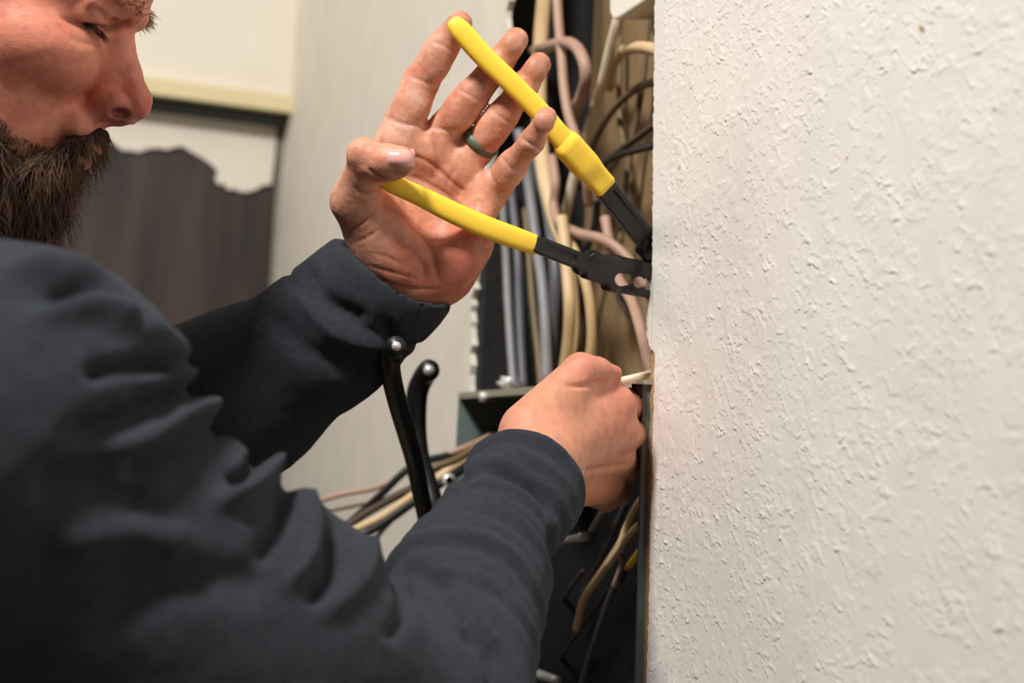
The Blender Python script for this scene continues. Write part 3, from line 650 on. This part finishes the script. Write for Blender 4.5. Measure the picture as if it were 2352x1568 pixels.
for pts, w, a in (
    ([(-60, 650), (102, 612), (190, 634), (272, 697), (300, 735)], 26, .006), ([(60, 690), (204, 668), (286, 712), (312, 745)], 20, -.007), ([(30, 740), (204, 705), (300, 735), (370, 785), (402, 830)], 28, .006),
    ([(180, 860), (300, 838), (392, 845)], 17, -.008), ([(300, 885), (400, 862), (450, 880)], 15, .005), ([(120, 1010), (286, 958), (381, 915), (445, 897)], 22, -.008), ([(220, 1050), (340, 1000), (430, 945), (500, 950)], 24, .007),
    ([(280, 1090), (409, 1030), (505, 980)], 24, -.007), ([(480, 1165), (560, 1130), (615, 1085), (640, 1070)], 20, .008), ([(520, 1115), (565, 1095), (592, 1050)], 14, -.009), ([(590, 1300), (650, 1190), (655, 1110)], 20, -.007),
    ([(630, 1370), (700, 1290), (718, 1215), (700, 1140)], 20, .005), ([(700, 1400), (765, 1310), (765, 1210)], 20, -.006), ([(720, 1430), (830, 1330), (850, 1240)], 26, .004), ([(60, 1130), (200, 1110), (330, 1150)], 40, -.004), ([(100, 1260), (300, 1220), (420, 1250)], 46, .005), ([(200, 1420), (420, 1340), (600, 1330)], 50, -.004), ([(880, 1480), (930, 1400), (915, 1310)], 18, -.004)):
    fold(pts, w, a, NR)
# ring wrinkles of the right forearm and soft waves everywhere
fa, fb = c3(1000, 1640, .70), c3(1215, 1110, .875); fd = (fb - fa) / np.linalg.norm(fb - fa)
tpar = (SV - fa) @ fd; rad = np.linalg.norm(SV - fa - tpar[:, None] * fd, axis=1)
fm = sstep(.02, .07, tpar) * (1 - sstep(.195, .215, tpar)) * (rad < .09) * (spx[:, 0] > 840)
ph = tpar + .010 * fbm(SV * 14, 2, 3); DSP += fm * (.5 + .9 * sstep(-.4, .5, fbm(SV * 22, 2, 8))) * (.0011 * np.sin(ph * 2 * math.pi / .0165) + .0013 * np.sin(ph * 2 * math.pi / .029 + 1))
cg = np.exp(-((tpar - .222) / .0028) ** 2) * (rad < .08) * (spx[:, 0] > 840); fold([(1030, 1110), (1060, 1091), (1116, 1076), (1176, 1091), (1226, 1131), (1261, 1207), (1275, 1300)], 9, -.0042, SV[:, 2] < .93)
dr_, _ = dpoly(spx, [(1100, 1020), (1138, 998), (1200, 993), (1251, 1006), (1291, 1036), (1316, 1081), (1332, 1131), (1329, 1182), (1321, 1217)]); DSP += .003 * (1 - sstep(62, 88, dr_)) * (SV[:, 2] < .95) * (spx[:, 1] > 940) * (1 - sstep(1200, 1236, spx[:, 1])) #     # seam of the right cuff
for pts, w, a in (([(1050, 1420), (1130, 1500), (1150, 1600)], 22, -.006), ([(1000, 1330), (1080, 1400), (1130, 1480)], 16, .003), ([(900, 1290), (1010, 1330), (1080, 1420)], 18, -.005)): fold(pts, w, a, SV[:, 2] < .9)
# left cuff seam, folds near its edge
tl = (SV - rim) @ ax; lm = (SV[:, 2] > .88) & (spx[:, 0] > 560) & (spx[:, 1] < 1000)
DSP -= .0025 * np.exp(-((tl + .038) / .003) ** 2) * lm
for pts, w, a in (([(700, 600), (740, 680), (830, 730)], 18, -.005), ([(660, 640), (760, 760), (880, 800)], 20, .004), ([(600, 690), (700, 800), (830, 860)], 26, -.004), ([(930, 835), (905, 790), (880, 740)], 16, -.004)): fold(pts, w, a, lm)
DSP += .0022 * fbm(SV * 16, 3, 91) + .0004 * vnoise(SV * 150, 92)
SV = SV + SN * DSP[:, None]
SV = relax(SV, SQ, 1, .35)
sweater = mesh_obj('sweater', c2w(SV), SQ, 'sweater', person); sweater['label'] = 'dark slate sweater with creased sleeves'
# trousers and shoes, below the frame
tw = c2w(tc); hipz = 1.0
def wcone(a, b, r1, r2): return Cone(a, b, r1, r2, k=.05)
hip = c2w(tc + np.array([-.05, -.40, .02])); fwd = np.array([1, 0, 0])
tg = Grp([wcone((hip[0], hip[1] - .08, hip[2] + .02), (hip[0], hip[1] + .08, hip[2] + .02), .15, .15)] + [Cone((hip[0], hip[1] + s * .1, hip[2] - .05), (hip[0] + .02, hip[1] + s * .13, .5), .10, .075, k=.03) for s in (1, -1)] + [Cone((hip[0] + .02, hip[1] + s * .13, .5), (hip[0] - .02, hip[1] + s * .14, .06), .075, .06, k=.02) for s in (1, -1)], k=.03)
tv, tq = surfnet(tg, .009); mesh_obj('trousers', relax(tv, tq, 2), tq, 'jeans', person)
for s in (1, -1):
    sg = Grp([Cone((hip[0] - .05, hip[1] + s * .14, .045), (hip[0] + .17, hip[1] + s * .15, .04), .045, .04, k=.02), Cone((hip[0] - .02, hip[1] + s * .14, .05), (hip[0] - .02, hip[1] + s * .14, .12), .05, .05, k=.03)], k=.02)
    v, q = surfnet(sg, .006); v = relax(v, q, 2); v[:, 2] = np.maximum(v[:, 2], .001); mesh_obj('shoe', v, q, 'shoe', person)
# ---- beard: a dark mass with strands over it
bgp = [hE((-28, 0, -104), (35, 34, 34), 10), hC((-30, 0, -120), (-52, 0, -178), 36, 24, 12), hC((-9, 0, -95), (-34, 0, -150), 14, 16, 10)]
for s in (1, -1):
    bgp += [hC((-42, s * 38, -104), (-98, s * 58, -78), 20, 20, 10), hC((-98, s * 60, -76), (-116, s * 66, -20), 16, 9, 8), hE((-66, s * 45, -103), (34, 19, 25), 12), hC((-40, s * 30, -118), (-80, s * 45, -108), 24, 22, 12), hC((-60, s * 26, -120), (-70, s * 20, -175), 24, 18, 12)]
    bgp += [hC((7, s * 4, -63), (2, s * 23, -75), 6.5, 8, 3), hC((2, s * 23, -75), (-12, s * 33, -98), 8, 10, 4)]
BG = Grp(bgp, k=.01); bv, bq = surfnet(BG, .0022); bn = vnormals(bv, bq)
hb = (bv - HO) @ HM.T * 1000
bv = bv - bn * (.003 + .0025 * fbm(bv * 130, 3, 4))[:, None]
beard = mesh_obj('beard', c2w(bv), bq, 'beard_dark', person); beard['label'] = 'full dark brown beard'
def strands(name, roots, dirs, lens, m, parent, wid=.00022, seg=4, curl=.004, grav=.0):
    V, F = [], []; n = len(roots)
    t = np.linspace(0, 1, seg + 1)
    side = np.cross(dirs, np.array([.2, .3, 1.0])); side /= np.linalg.norm(side, axis=1)[:, None] + 1e-9
    bend = np.random.randn(n, 3) * curl; up2 = np.cross(dirs, side)
    rings = []
    for k, tt in enumerate(t):
        c = roots + dirs * (lens * tt)[:, None] + bend * (tt ** 2) * (lens / .025)[:, None] + np.array([0, -grav, 0]) * tt ** 2; w = wid * (1 - .8 * tt)
        for a in (0, 2.094, 4.189): rings.append(c + w * (side * math.cos(a) + up2 * math.sin(a)))
    R = np.stack(rings, 1).reshape(n, seg + 1, 3, 3); V = R.reshape(-1, 3); base = np.arange(n)[:, None, None] * (seg + 1) * 3 + np.arange(seg)[None, :, None] * 3
    k = np.arange(3)[None, None]; k2 = (k + 1) % 3
    F = np.stack([base + k, base + k2, base + 3 + k2, base + 3 + k], -1).reshape(-1, 4)
    o_ = mesh_obj(name, c2w(V), F, m, parent); o_['kind'] = 'stuff'; return o_
def unit(v): return v / (np.linalg.norm(v, axis=-1, keepdims=True) + 1e-9)
vis = np.where((bn @ np.array([0, 0, -1.0]) > -.5) & (hb[:, 0] > -115))[0]
pick = np.random.choice(vis, 9000)
dn = -hup + .15 * hfw
dirs = unit(dn[None] * 1.0 + bn[pick] * .32 + np.random.randn(len(pick), 3) * .28)
ln = .010 + .016 * np.random.rand(len(pick)) * np.clip((-hb[pick, 2] - 30) / 90, .2, 1.3)
bs_ = strands('beard_strands', bv[pick], dirs, ln, 'beard_hair', person, wid=.00026); bs_['kind'] = 'stuff'
# stubble edge, brows, lashes, sideburn and scalp hair
def skin_roots(n, f):
    sel = np.where(HD & f)[0]; return np.random.choice(sel, n) if len(sel) else np.array([], int)
hx, hy, hz = hv[:, 0], hv[:, 1], hv[:, 2]
r_ = skin_roots(260, (np.abs(hz - 15) < 5) & (np.abs(hy) > 7) & (np.abs(hy) < 50) & (hx > -30))
sg_ = np.sign(hv[r_, 1])[:, None]; d_ = unit(hlat[None] * sg_ * .9 + BN[r_] * .35 - hup * .15 + np.random.randn(len(r_), 3) * .2)
strands('eyebrow', BV[r_], d_, .005 + .006 * np.random.rand(len(r_)), 'blond_hair', person, wid=.00028, curl=.001)
r_ = skin_roots(120, (np.abs(hz + 9) < 1.4) & (np.abs(hy) > 22) & (np.abs(hy) < 44) & (hx > -22))
d_ = unit(hfw[None] * .9 - hup[None] * .5 + np.random.randn(len(r_), 3) * .12); strands('eyelashes', BV[r_], d_, np.full(len(r_), .008), 'beard_dark', person, wid=.0002, curl=.0005)
r_ = skin_roots(2600, (hx < -84) & (hx > -118) & (np.abs(hy) > 40) & (hz > -75) & (hz < 70))
d_ = unit(-hup[None] + BN[r_] * .25 - hfw * .2 + np.random.randn(len(r_), 3) * .18); strands('sideburn', BV[r_], d_, .008 + .01 * np.random.rand(len(r_)), 'blond_hair', person, wid=.0003, curl=.002)
r_ = skin_roots(1500, (hz < -44) & (hz > -104) & (hx > -60) & (hy > 8) & (hy < 60) & (hz < -82 + .42 * np.maximum(0, -(hx + 25))))
d_ = unit(-hup[None] + BN[r_] * .3 + hlat * .2 + np.random.randn(len(r_), 3) * .25); strands('stubble', BV[r_], d_, .004 + .007 * np.random.rand(len(r_)), 'beard_hair', person, wid=.00022, curl=.001)
r_ = np.random.choice(np.where((bp[:, 0] < 420) & (hz > 45) & ((hx < -30) | (hz > 80)) | ((hx < -115) & (hz > -60) & (hz < 160) & (hx > -230)))[0], 15000)
d_ = unit(-hfw[None] * .8 + BN[r_] * .5 + np.random.randn(len(r_), 3) * .2); strands('scalp_hair', BV[r_], d_, .012 + .012 * np.random.rand(len(r_)), 'blond_hair', person, wid=.0004, seg=3, curl=.003)

# ---- ring
rc = c3(1104, 327, .982); rd = unit(c3(1153, 268, .973) - c3(1098, 338, .984)); 
def band(name, c, d, r, hw, th, m, parent):
    s = unit(np.cross(d, (0, 0, 1.0))); t = np.cross(d, s); V, F = [], []; n = 40; prof = [(-hw, 0), (-hw * .9, th), (0, th * 1.25), (hw * .9, th), (hw, 0), (hw * .9, -.0004), (-hw * .9, -.0004)]
    for i in range(n):
        a = 2 * math.pi * i / n; e = s * math.cos(a) + t * math.sin(a)
        for (x, y) in prof: V.append(c + d * x + e * (r + y))
    k = len(prof)
    for i in range(n):
        for j in range(k): F.append((i * k + j, ((i + 1) % n) * k + j, ((i + 1) % n) * k + (j + 1) % k, i * k + (j + 1) % k))
    return fix(mesh_obj(name, c2w(np.array(V)), F, m, parent))
band('ring', rc, rd, 37 / FPX * .983, .0036, .0019, 'ring_green', person)['label'] = 'dark green band on the ring finger'

# ================================================================== pliers
pl = empty('pliers'); tag(pl, 'yellow handled groove joint pliers held open in the raised hand', 'pliers')
PN = np.array([.12, .0, -1.0]) @ M3                      # faces the camera
def ptube(name, pts, rads, m, flat, power=2.6, sides=20, n=60):
    V, F = tube_geo([P(*p) for p in pts], [r / FPX * p[2] for r, p in zip(rads, pts)], n=n, sides=sides, flat=flat, nrm=PN, power=power); return fix(mesh_obj(name, V, F, m, pl))
ptube('grip', [(1037, 44, .9475), (1042, 50, .9475), (1060, 72, .948), (1110, 128, .950), (1180, 196, .953), (1250, 268, .957), (1290, 318, .961), (1318, 352, .966), (1345, 382, .970)],
      [6, 18, 25, 25, 24.5, 24.5, 25, 27, 27], 'yellow_grip', .62, n=90)
ptube('grip', [(868, 408, .9455), (874, 411, .9455), (900, 422, .946), (960, 448, .948), (1030, 483, .951), (1110, 519, .955), (1180, 545, .960), (1226, 561, .964), (1240, 566, .965)],
      [5, 15, 22, 23, 25, 26, 25.5, 23, 19], 'yellow_grip', .62, n=90)
PNc = np.array([.12, .0, -1.0])
def pb_(a, b, w, th, rnd=.0012, k=.0015, sub=False): A, B_ = c3(*a), c3(*b); return RBox(A, B_, w / FPX * a[2], th, rnd, PNc, k, sub)
def seg_obj(name, ops, h=.0009, m='black_steel'):
    v, q = surfnet(Grp(ops, k=.002), h); v = relax(v, q, 1); return mesh_obj(name, c2w(v), q, m, pl)
seg_obj('grip_collar', [Cone(c3(1262, 284, .9585), c3(1340, 375, .969), 25 / FPX, 25 / FPX * .97, n=PNc, sc=1.5, k=.004), pb_((1300, 328, .962), (1393, 434, .979), 29, .0058, .0032, .008)], .0010, 'yellow_grip')
seg_obj('lever', [pb_((1380, 420, .979), (1500, 572, 1.025), 26, .0045), pb_((1400, 445, .982), (1488, 556, 1.014), 13, .0012, .0006, .001, True), pb_((1490, 558, 1.02), (1545, 650, 1.05), 34, .0045, k=.004), pb_((1525, 620, 1.045), (1620, 660, 1.085), 40, .006, k=.004)])
lo = [pb_((1225, 558, .963), (1345, 605, .984), 20, .0045), pb_((1250, 569, .961), (1322, 597, .975), 10, .0012, .0006, .001, True),
      pb_((1338, 596, .983), (1350, 612, .985), 33, .0058, .002, .002),
      pb_((1345, 606, .984), (1420, 630, 1.0), 33, .0045, .002, .004), pb_((1395, 625, .996), (1545, 655, 1.046), 42, .0045, .002, .006), pb_((1530, 650, 1.042), (1620, 700, 1.085), 40, .006, .002, .005)]
lo += [Cone(c3(px_, py_, .96), c3(px_, py_, 1.07), r_ / FPX, k=.001, sub=True) for px_, py_, r_ in ((1427, 642, 15), (1440, 642, 13), (1468, 648, 13), (1490, 652, 14))]
seg_obj('lever', lo)
parts = [o for o in bpy.data.objects if o.parent is pl]
gr = sorted([o for o in parts if o.name.startswith('grip') and 'collar' not in o.name], key=lambda o: o.name); lv = sorted([o for o in parts if o.name.startswith('lever')], key=lambda o: o.name)
for o in parts:
    if 'collar' in o.name: o.parent = lv[0]
gr[0].parent = lv[0]; gr[1].parent = lv[1]
seg_obj('pivot_bolt', [Cone(c3(1530, 655, 1.026), c3(1530, 655, 1.056), .006, k=.001)], m='silver')

# ================================================================== cables
def cable(name, pts, r, m, label, flat=1.0, group=None, plane=None, sides=10, n=40, nrm=None, core=None, cat='cable'):
    """pts in pixels; third number: x of the world plane inside the cavity, or a depth when > .6"""
    W3 = [P(*p) if p[2] > .6 else cav(*p) for p in pts]; d = float(np.mean([w2c(p)[2] for p in W3]))
    root = empty(name); tag(root, label, cat, group); rr = r / FPX * d
    tube('jacket', W3, rr, m, root, flat=flat, n=n, sides=sides, nrm=nrm)
    if core:
        for end, cm, k in core:
            a, b = (W3[-1], W3[-2]) if end else (W3[0], W3[1]); dr = unit(np.array(a) - np.array(b)); tube('conductor', [a - dr * .004, a + dr * k], rr * .45, cm, root, n=4, sides=10)
    return root
G = 'cables in the wall cavity'
cable('cable', [(1262, -700, .44), (1257, -300, .44), (1254, -90, .44), (1251, -20, .44), (1244, 60, .44), (1240, 130, .44), (1238, 230, .44), (1243, 340, .44), (1256, 430, .44), (1276, 505, .445), (1296, 560, .45), (1309, 640, .455), (1313, 740, .46), (1304, 830, .46), (1285, 930, .46)], 18, 'tan_jacket', 'wide flat tan cable rising behind the ring fingertip', .55, G, nrm=(-.4, -.9, 0), n=70)
cable('cable', [(1290, -700, .43), (1280, -300, .43), (1276, -90, .43), (1279, -20, .43), (1283, 50, .43), (1290, 130, .43), (1295, 200, .43), (1306, 265, .432), (1326, 325, .436), (1345, 400, .44), (1352, 470, .45)], 11.5, 'pink_jacket', 'thin pinkish cable slanting down behind the upper handle', 1, G, n=60)
cable('cable', [(1225, 118, .44), (1262, 106, .435), (1300, 98, .43), (1325, 110, .43), (1342, 145, .432), (1345, 185, .435), (1334, 225, .44), (1318, 260, .445), (1312, 330, .45)], 14, 'pink_jacket', 'pinkish brown cable bent in a loop beside the slanting one', 1, G, n=60)
cable('cable', [(1424, 30, .445), (1416, 60, .445), (1402, 115, .448), (1387, 178, .452), (1376, 215, .455), (1366, 250, .456), (1350, 300, .458), (1332, 360, .46), (1316, 420, .462), (1300, 490, .464), (1290, 545, .466)], 13, 'cream_jacket', 'bright cream flat cable hanging from the white block', .6, G, nrm=(-.5, -.85, 0), n=60)
cable('cable', [(1545, 130, .44), (1500, 113, .445), (1460, 109, .45), (1428, 120, .46), (1408, 150, .475), (1400, 200, .49)], 14, 'tan_jacket', 'tan cable arching out to the cut wall edge near the top', 1, G)
cable('cable', [(1550, 182, .47), (1505, 188, .475), (1460, 205, .48), (1410, 250, .485), (1374, 306, .485), (1352, 360, .485), (1338, 430, .485)], 9, 'olive_jacket', 'olive brown cable curving across the tan board', 1, G)
cable('cable', [(1490, -60, .492), (1487, 60, .492), (1480, 150, .492), (1468, 240, .49), (1450, 330, .488), (1438, 420, .486), (1430, 470, .485), (1424, 560, .485)], 8, 'olive_jacket', 'straight thin olive cable hanging down the tan board', 1, G, n=50)
cable('cable', [(1424, 60, .496), (1424, 140, .496), (1422, 230, .496), (1428, 300, .496), (1446, 400, .496), (1460, 500, .496), (1470, 600, .496)], 7, 'olive_jacket', 'faint olive tube standing in for a cable shadow on the tan board', 1, G, n=50)  # thin tube drawn as the shadow of a cable on the board
cable('cable', [(1560, 250, .455), (1510, 283, .46), (1462, 318, .465), (1420, 348, .47), (1388, 376, .475), (1340, 420, .48)], 8, 'brown_jacket', 'upper dark brown cable slanting in from the wall edge', 1, G)
cable('cable', [(1560, 318, .45), (1510, 332, .455), (1455, 346, .46), (1415, 358, .465), (1382, 380, .47), (1330, 430, .475)], 9, 'black_jacket', 'black cable crossing just under the dark brown one', 1, G)
cable('cable', [(1190, 300, .425), (1204, 360, .43), (1214, 420, .435), (1223, 490, .438), (1232, 560, .44), (1244, 640, .44), (1252, 740, .44), (1256, 880, .44)], 13, 'grey_jacket', 'light grey cable dropping from behind the little finger', 1, G, n=50)
cable('cable', [(1218, 330, .44), (1240, 410, .445), (1258, 480, .45), (1270, 560, .45), (1276, 650, .45), (1268, 760, .45), (1260, 900, .45)], 15, 'dgrey_jacket', 'thick dark grey cable beside the light grey one', 1, G, n=50)
cable('cable', [(1150, 420, .415), (1158, 520, .418), (1163, 600, .42), (1166, 680, .42), (1172, 780, .42), (1180, 890, .42)], 10, 'grey_jacket', 'leftmost grey cable running along the black stud', 1, G, n=50)
cable('cable', [(1172, 420, .425), (1184, 520, .425), (1190, 600, .425), (1192, 680, .425), (1196, 780, .425), (1202, 890, .425)], 11, 'dgrey_jacket', 'charcoal cable second from the black stud', 1, G, n=50)
cable('cable', [(1206, 480, .44), (1214, 570, .44), (1220, 650, .44), (1228, 740, .44), (1238, 830, .44), (1246, 930, .44)], 9, 'olive_jacket', 'dull tan cable forming the left arm of a narrow V', 1, G, n=50)
cable('cable', [(1300, 560, .47), (1282, 640, .465), (1268, 730, .46), (1256, 820, .455), (1248, 930, .45)], 10, 'olive_jacket', 'dull tan cable forming the right arm of a narrow V', 1, G, n=50)
cable('cable', [(1290, 500, .43), (1298, 560, .43), (1302, 620, .43), (1308, 700, .43), (1306, 780, .435), (1296, 860, .44), (1280, 950, .44)], 14, 'tan_jacket', 'bright tan cable hanging below the pliers shank', 1, G, n=50)
cable('cable', [(1310, 555, .44), (1328, 600, .44), (1348, 660, .445), (1358, 730, .45), (1358, 800, .455), (1345, 880, .46), (1330, 960, .46)], 12, 'tan_jacket', 'tan cable bowing out to the right below the pliers shank', 1, G, n=50)
cable('cable', [(1268, 360, .44), (1276, 420, .44), (1272, 470, .44), (1284, 512, .44), (1330, 536, .44), (1380, 548, .445), (1420, 572, .455), (1455, 610, .465), (1485, 660, .475)], 12, 'pink_jacket', 'pinkish cable sagging between the two yellow handles', 1, G, n=50)
cable('cable', [(1390, 500, .46), (1400, 560, .46), (1404, 590, .455), (1420, 640, .45), (1450, 690, .45), (1470, 750, .445), (1486, 820, .44), (1500, 880, .44)], 13, 'pink_jacket', 'pale pink cable running down behind the pliers jaw', 1, G, n=50)
cable('cable', [(1372, 460, .48), (1366, 520, .48), (1352, 560, .478), (1340, 620, .478), (1334, 720, .478)], 9, 'black_jacket', 'black cable hanging in the middle of the cavity', 1, G, n=40)
cable('cable', [(1440, 470, .484), (1420, 540, .484), (1410, 600, .484), (1424, 680, .484), (1460, 740, .48), (1500, 790, .475)], 10, 'brown_jacket', 'dark brown cable looping low on the tan board', 1, G, n=40)
# wires in the box
G2 = 'loose wires in the electrical box'
cable('wire', [(1530, 845, .435), (1498, 856, .42), (1460, 866, .985), (1430, 873, .975), (1398, 882, .968)], 8, 'cream_jacket', 'cream wire pinched between right thumb and forefinger', 1, G2, cat='wire')
cable('wire', [(1520, 1040, .43), (1470, 1084, .425), (1425, 1126, .425), (1390, 1168, .425), (1358, 1218, .43)], 8, 'grey_jacket', 'grey wire ending at the silver lug below the right hand', 1, G2, core=[(1, 'copper', .004)], cat='wire')
cable('wire', [(1500, 1110, .42), (1462, 1165, .42), (1440, 1210, .42), (1424, 1250, .42), (1385, 1310, .425), (1346, 1366, .43), (1334, 1400, .432), (1324, 1446, .435)], 9.5, 'tan_jacket', 'long tan wire slanting down left with a cut end', 1, G2, core=[(1, 'tan_jacket', .002)], n=50, cat='wire')
cable('wire', [(1510, 1180, .415), (1468, 1206, .416), (1440, 1236, .418), (1422, 1262, .42), (1396, 1298, .423)], 9, 'tan_jacket', 'short tan wire joining the long slanting one', 1, G2, cat='wire')
cable('wire', [(1420, 1262, .424), (1428, 1285, .426), (1424, 1312, .428), (1412, 1345, .43)], 8, 'pink_jacket', 'pale stub of wire below the tan joint', 1, G2, cat='wire')
cable('wire', [(1424, 1316, .432), (1405, 1362, .435), (1380, 1430, .44), (1350, 1520, .445), (1330, 1600, .45)], 8, 'dgrey_jacket', 'dark grey wire dropping from the pale stub', 1, G2, cat='wire')
cable('wire', [(1440, 1150, .44), (1418, 1200, .44), (1395, 1250, .44), (1376, 1290, .44), (1340, 1360, .45)], 8, 'dgrey_jacket', 'dark grey wire left of the tan joint', 1, G2, cat='wire')
cable('wire', [(1400, 1350, .45), (1350, 1420, .452), (1300, 1490, .455), (1262, 1545, .458)], 5, 'brown_jacket', 'thin brown wire crossing the bottom of the box', 1, G2, cat='wire')
cable('wire', [(1340, 1310, .455), (1310, 1350, .455), (1280, 1400, .458), (1255, 1450, .46)], 5, 'brown_jacket', 'thin brown wire close to the sleeve', 1, G2, cat='wire')
cable('wire', [(1490, 1225, .42), (1462, 1270, .42), (1440, 1300, .425), (1425, 1330, .43)], 9, 'black_jacket', 'black wire behind the yellow wire nut', 1, G2, cat='wire')
nut = empty('wire_nut'); tag(nut, 'yellow wire nut with orange tip by the wall edge', 'wire nut')
a, b, c = cav(1478, 1256, .405), cav(1446, 1298, .408), cav(1440, 1306, .4085)
tube('shell', [a, a * .7 + b * .3, b], [.0022, .0030, .0026], 'yellow_nut', nut, n=10, sides=10); tube('tip', [b, c], [.0026, .0020], 'orange_nut', nut, n=4, sides=10)
lug = empty('terminal_lug'); tag(lug, 'silver terminal lug beside the right cuff', 'terminal')
a, b = cav(1282, 1243, .425), cav(1346, 1232, .425)
tube('barrel', [a, a * .5 + b * .5, b], [.0026, .0032, .0038], 'silver', lug, n=10, sides=12); tube('screw', [b * 1, b + np.array([-.006, 0, 0])], .0034, 'silver', lug, n=4, sides=8)
lg2 = empty('terminal_lug'); tag(lg2, 'silver terminal lug at the bottom edge of the box', 'terminal')
a, b = cav(1236, 1548, .43), cav(1282, 1562, .43); tube('barrel', [a, b], [.0045, .0035], 'silver', lg2, n=6, sides=12); tube('screw', [a, a + np.array([-.007, 0, 0])], .0034, 'silver', lg2, n=4, sides=8)
cn = empty('cable_connector'); tag(cn, 'shiny metal cable connector on top of the box', 'connector')
a, b = cav(1172, 892, .42), cav(1174, 866, .42)
tube('threaded_body', [a, b], .0100, 'silver', cn, n=6, sides=16); tube('lock_nut', [a * .75 + b * .25, a * .45 + b * .55], .0135, 'silver', cn, n=4, sides=6); tube('clamp_screw', [(a + b) / 2, (a + b) / 2 + np.array([-.008, -.014, .0])], .0034, 'silver', cn, n=4, sides=8)
bt = empty('panel_screw'); tag(bt, 'small screw on the front lip of the box', 'screw')
a = onx(1112, 912, bx0); tube('head', [a + np.array([-.004, -.001, 0]), a + np.array([.001, 0, 0])], [.0048, .0052], 'silver', bt, n=4, sides=12); tube('shank', [a, a + np.array([.01, 0, 0])], .0022, 'silver', bt, n=4, sides=8)
# white block high in the cavity
wb = empty('cable_clamp_block'); tag(wb, 'white plastic block at the top of the opening above the cream cable', 'plastic block')
q = [cav(1399, -60, .43), cav(1400, 30, .43), cav(1408, 46, .43), cav(1420, 42, .43), cav(1496, -8, .43), cav(1520, -60, .43)]
o = prism('body', q, np.array([.035, -.004, .004]), 'white_plastic', wb); md = o.modifiers.new('bevel', 'BEVEL'); md.width = .002; md.segments = 2
o = prism('backing_clip', [p + np.array([.036, -.006, -.012]) for p in q[1:5]] + [cav(1500, -20, .43) + np.array([.036, -.006, .02]), cav(1405, -20, .43) + np.array([.036, -.006, .02])], np.array([.030, 0, 0]), 'olive_jacket', wb)
# thick black service cables beside the box
def service(pts, r, label):
    s = cable('service_cable', pts, r, 'black_jacket', label, 1, 'cut service cables', n=50, sides=14, cat='cable')
    a, b = P(*pts[0]), P(*pts[1]); dr = unit(np.array(a) - np.array(b)); d = pts[0][2]
    tube('conductor', [a - dr * .004, a + dr * .0025], r * .5 / FPX * d, 'aluminium', s, n=4, sides=14); return s
service([(985, 850, 1.18), (983, 852, 1.198), (973, 866, 1.212), (958, 905, 1.22), (955, 980, 1.225), (962, 1050, 1.22), (980, 1110, 1.21), (1000, 1180, 1.20), (1020, 1280, 1.2)], 25, 'right of two thick black cables with a bent cut end')
service([(910, 795, .930), (908, 797, .942), (901, 812, .955), (897, 850, .965), (912, 920, 1.0), (935, 1000, 1.05), (952, 1060, 1.09), (966, 1130, 1.12), (985, 1220, 1.15)], 22, 'left of two thick black cables, its cut end over the sleeve')
G3 = 'bundle of wires behind the right sleeve'
for pts, r, m, lab in (
    ([(450, 4300, 1.4), (490, 1640, 1.4), (560, 1350, 1.4), (640, 1200, 1.40), (720, 1156, 1.39), (790, 1134, 1.38), (870, 1118, 1.37), (950, 1076, 1.36), (1060, 1030, 1.36), (1150, 990, 1.38)], 6.5, 'pink_jacket', 'topmost tan wire of the bundle behind the sleeve'),
    ([(470, 4300, 1.38), (510, 1640, 1.38), (580, 1365, 1.38), (660, 1215, 1.38), (745, 1178, 1.38), (820, 1160, 1.37), (900, 1140, 1.36), (1000, 1090, 1.36), (1110, 1030, 1.38)], 4.5, 'olive_jacket', 'thinnest wire of the bundle behind the sleeve'),
    ([(510, 4300, 1.36), (550, 1640, 1.36), (620, 1440, 1.36), (700, 1290, 1.36), (790, 1212, 1.36), (870, 1140, 1.35), (950, 1068, 1.35), (1040, 1042, 1.36), (1140, 990, 1.38)], 9, 'black_jacket', 'upper black wire of the bundle behind the sleeve'),
    ([(550, 4300, 1.35), (590, 1640, 1.35), (660, 1420, 1.35), (740, 1270, 1.35), (810, 1200, 1.35), (890, 1150, 1.35), (970, 1110, 1.35), (1060, 1060, 1.36), (1140, 1020, 1.38)], 10, 'brown_jacket', 'dark brown wire of the bundle behind the sleeve'),
    ([(540, 4300, 1.34), (580, 1640, 1.34), (650, 1450, 1.34), (730, 1300, 1.34), (805, 1225, 1.34), (880, 1185, 1.34), (960, 1130, 1.34), (1050, 1066, 1.35), (1130, 1020, 1.37)], 10, 'tan_jacket', 'thick tan wire of the bundle behind the sleeve'),
    ([(580, 4300, 1.33), (620, 1640, 1.33), (690, 1440, 1.33), (770, 1290, 1.33), (830, 1235, 1.33), (900, 1190, 1.33), (970, 1140, 1.33), (1060, 1080, 1.35), (1120, 1040, 1.37)], 9, 'black_jacket', 'lower black wire of the bundle behind the sleeve'),
    ([(610, 4300, 1.36), (650, 1640, 1.36), (720, 1480, 1.36), (800, 1330, 1.36), (850, 1255, 1.36), (890, 1205, 1.36), (950, 1150, 1.35), (1040, 1090, 1.36)], 5.5, 'black_jacket', 'steep thin black wire under the bundle'),
    ([(940, 1100, 1.30), (1000, 1072, 1.30), (1050, 1054, 1.31), (1120, 1010, 1.34)], 9, 'olive_jacket', 'short olive wire entering the box beside the sleeve')):
    cable('wire', pts, r, m, lab, 1, G3, n=40, cat='wire')
sc_ = empty('panel_screw'); tag(sc_, 'silver screw beside the right cuff under the black cables', 'screw')
a = P(1032, 1102, 1.24); tube('head', [a, a + np.array([.0, .005, 0])], .006, 'silver', sc_, n=4, sides=12); tube('shank', [a, a + np.array([.0, .015, 0])], .003, 'silver', sc_, n=4, sides=10)
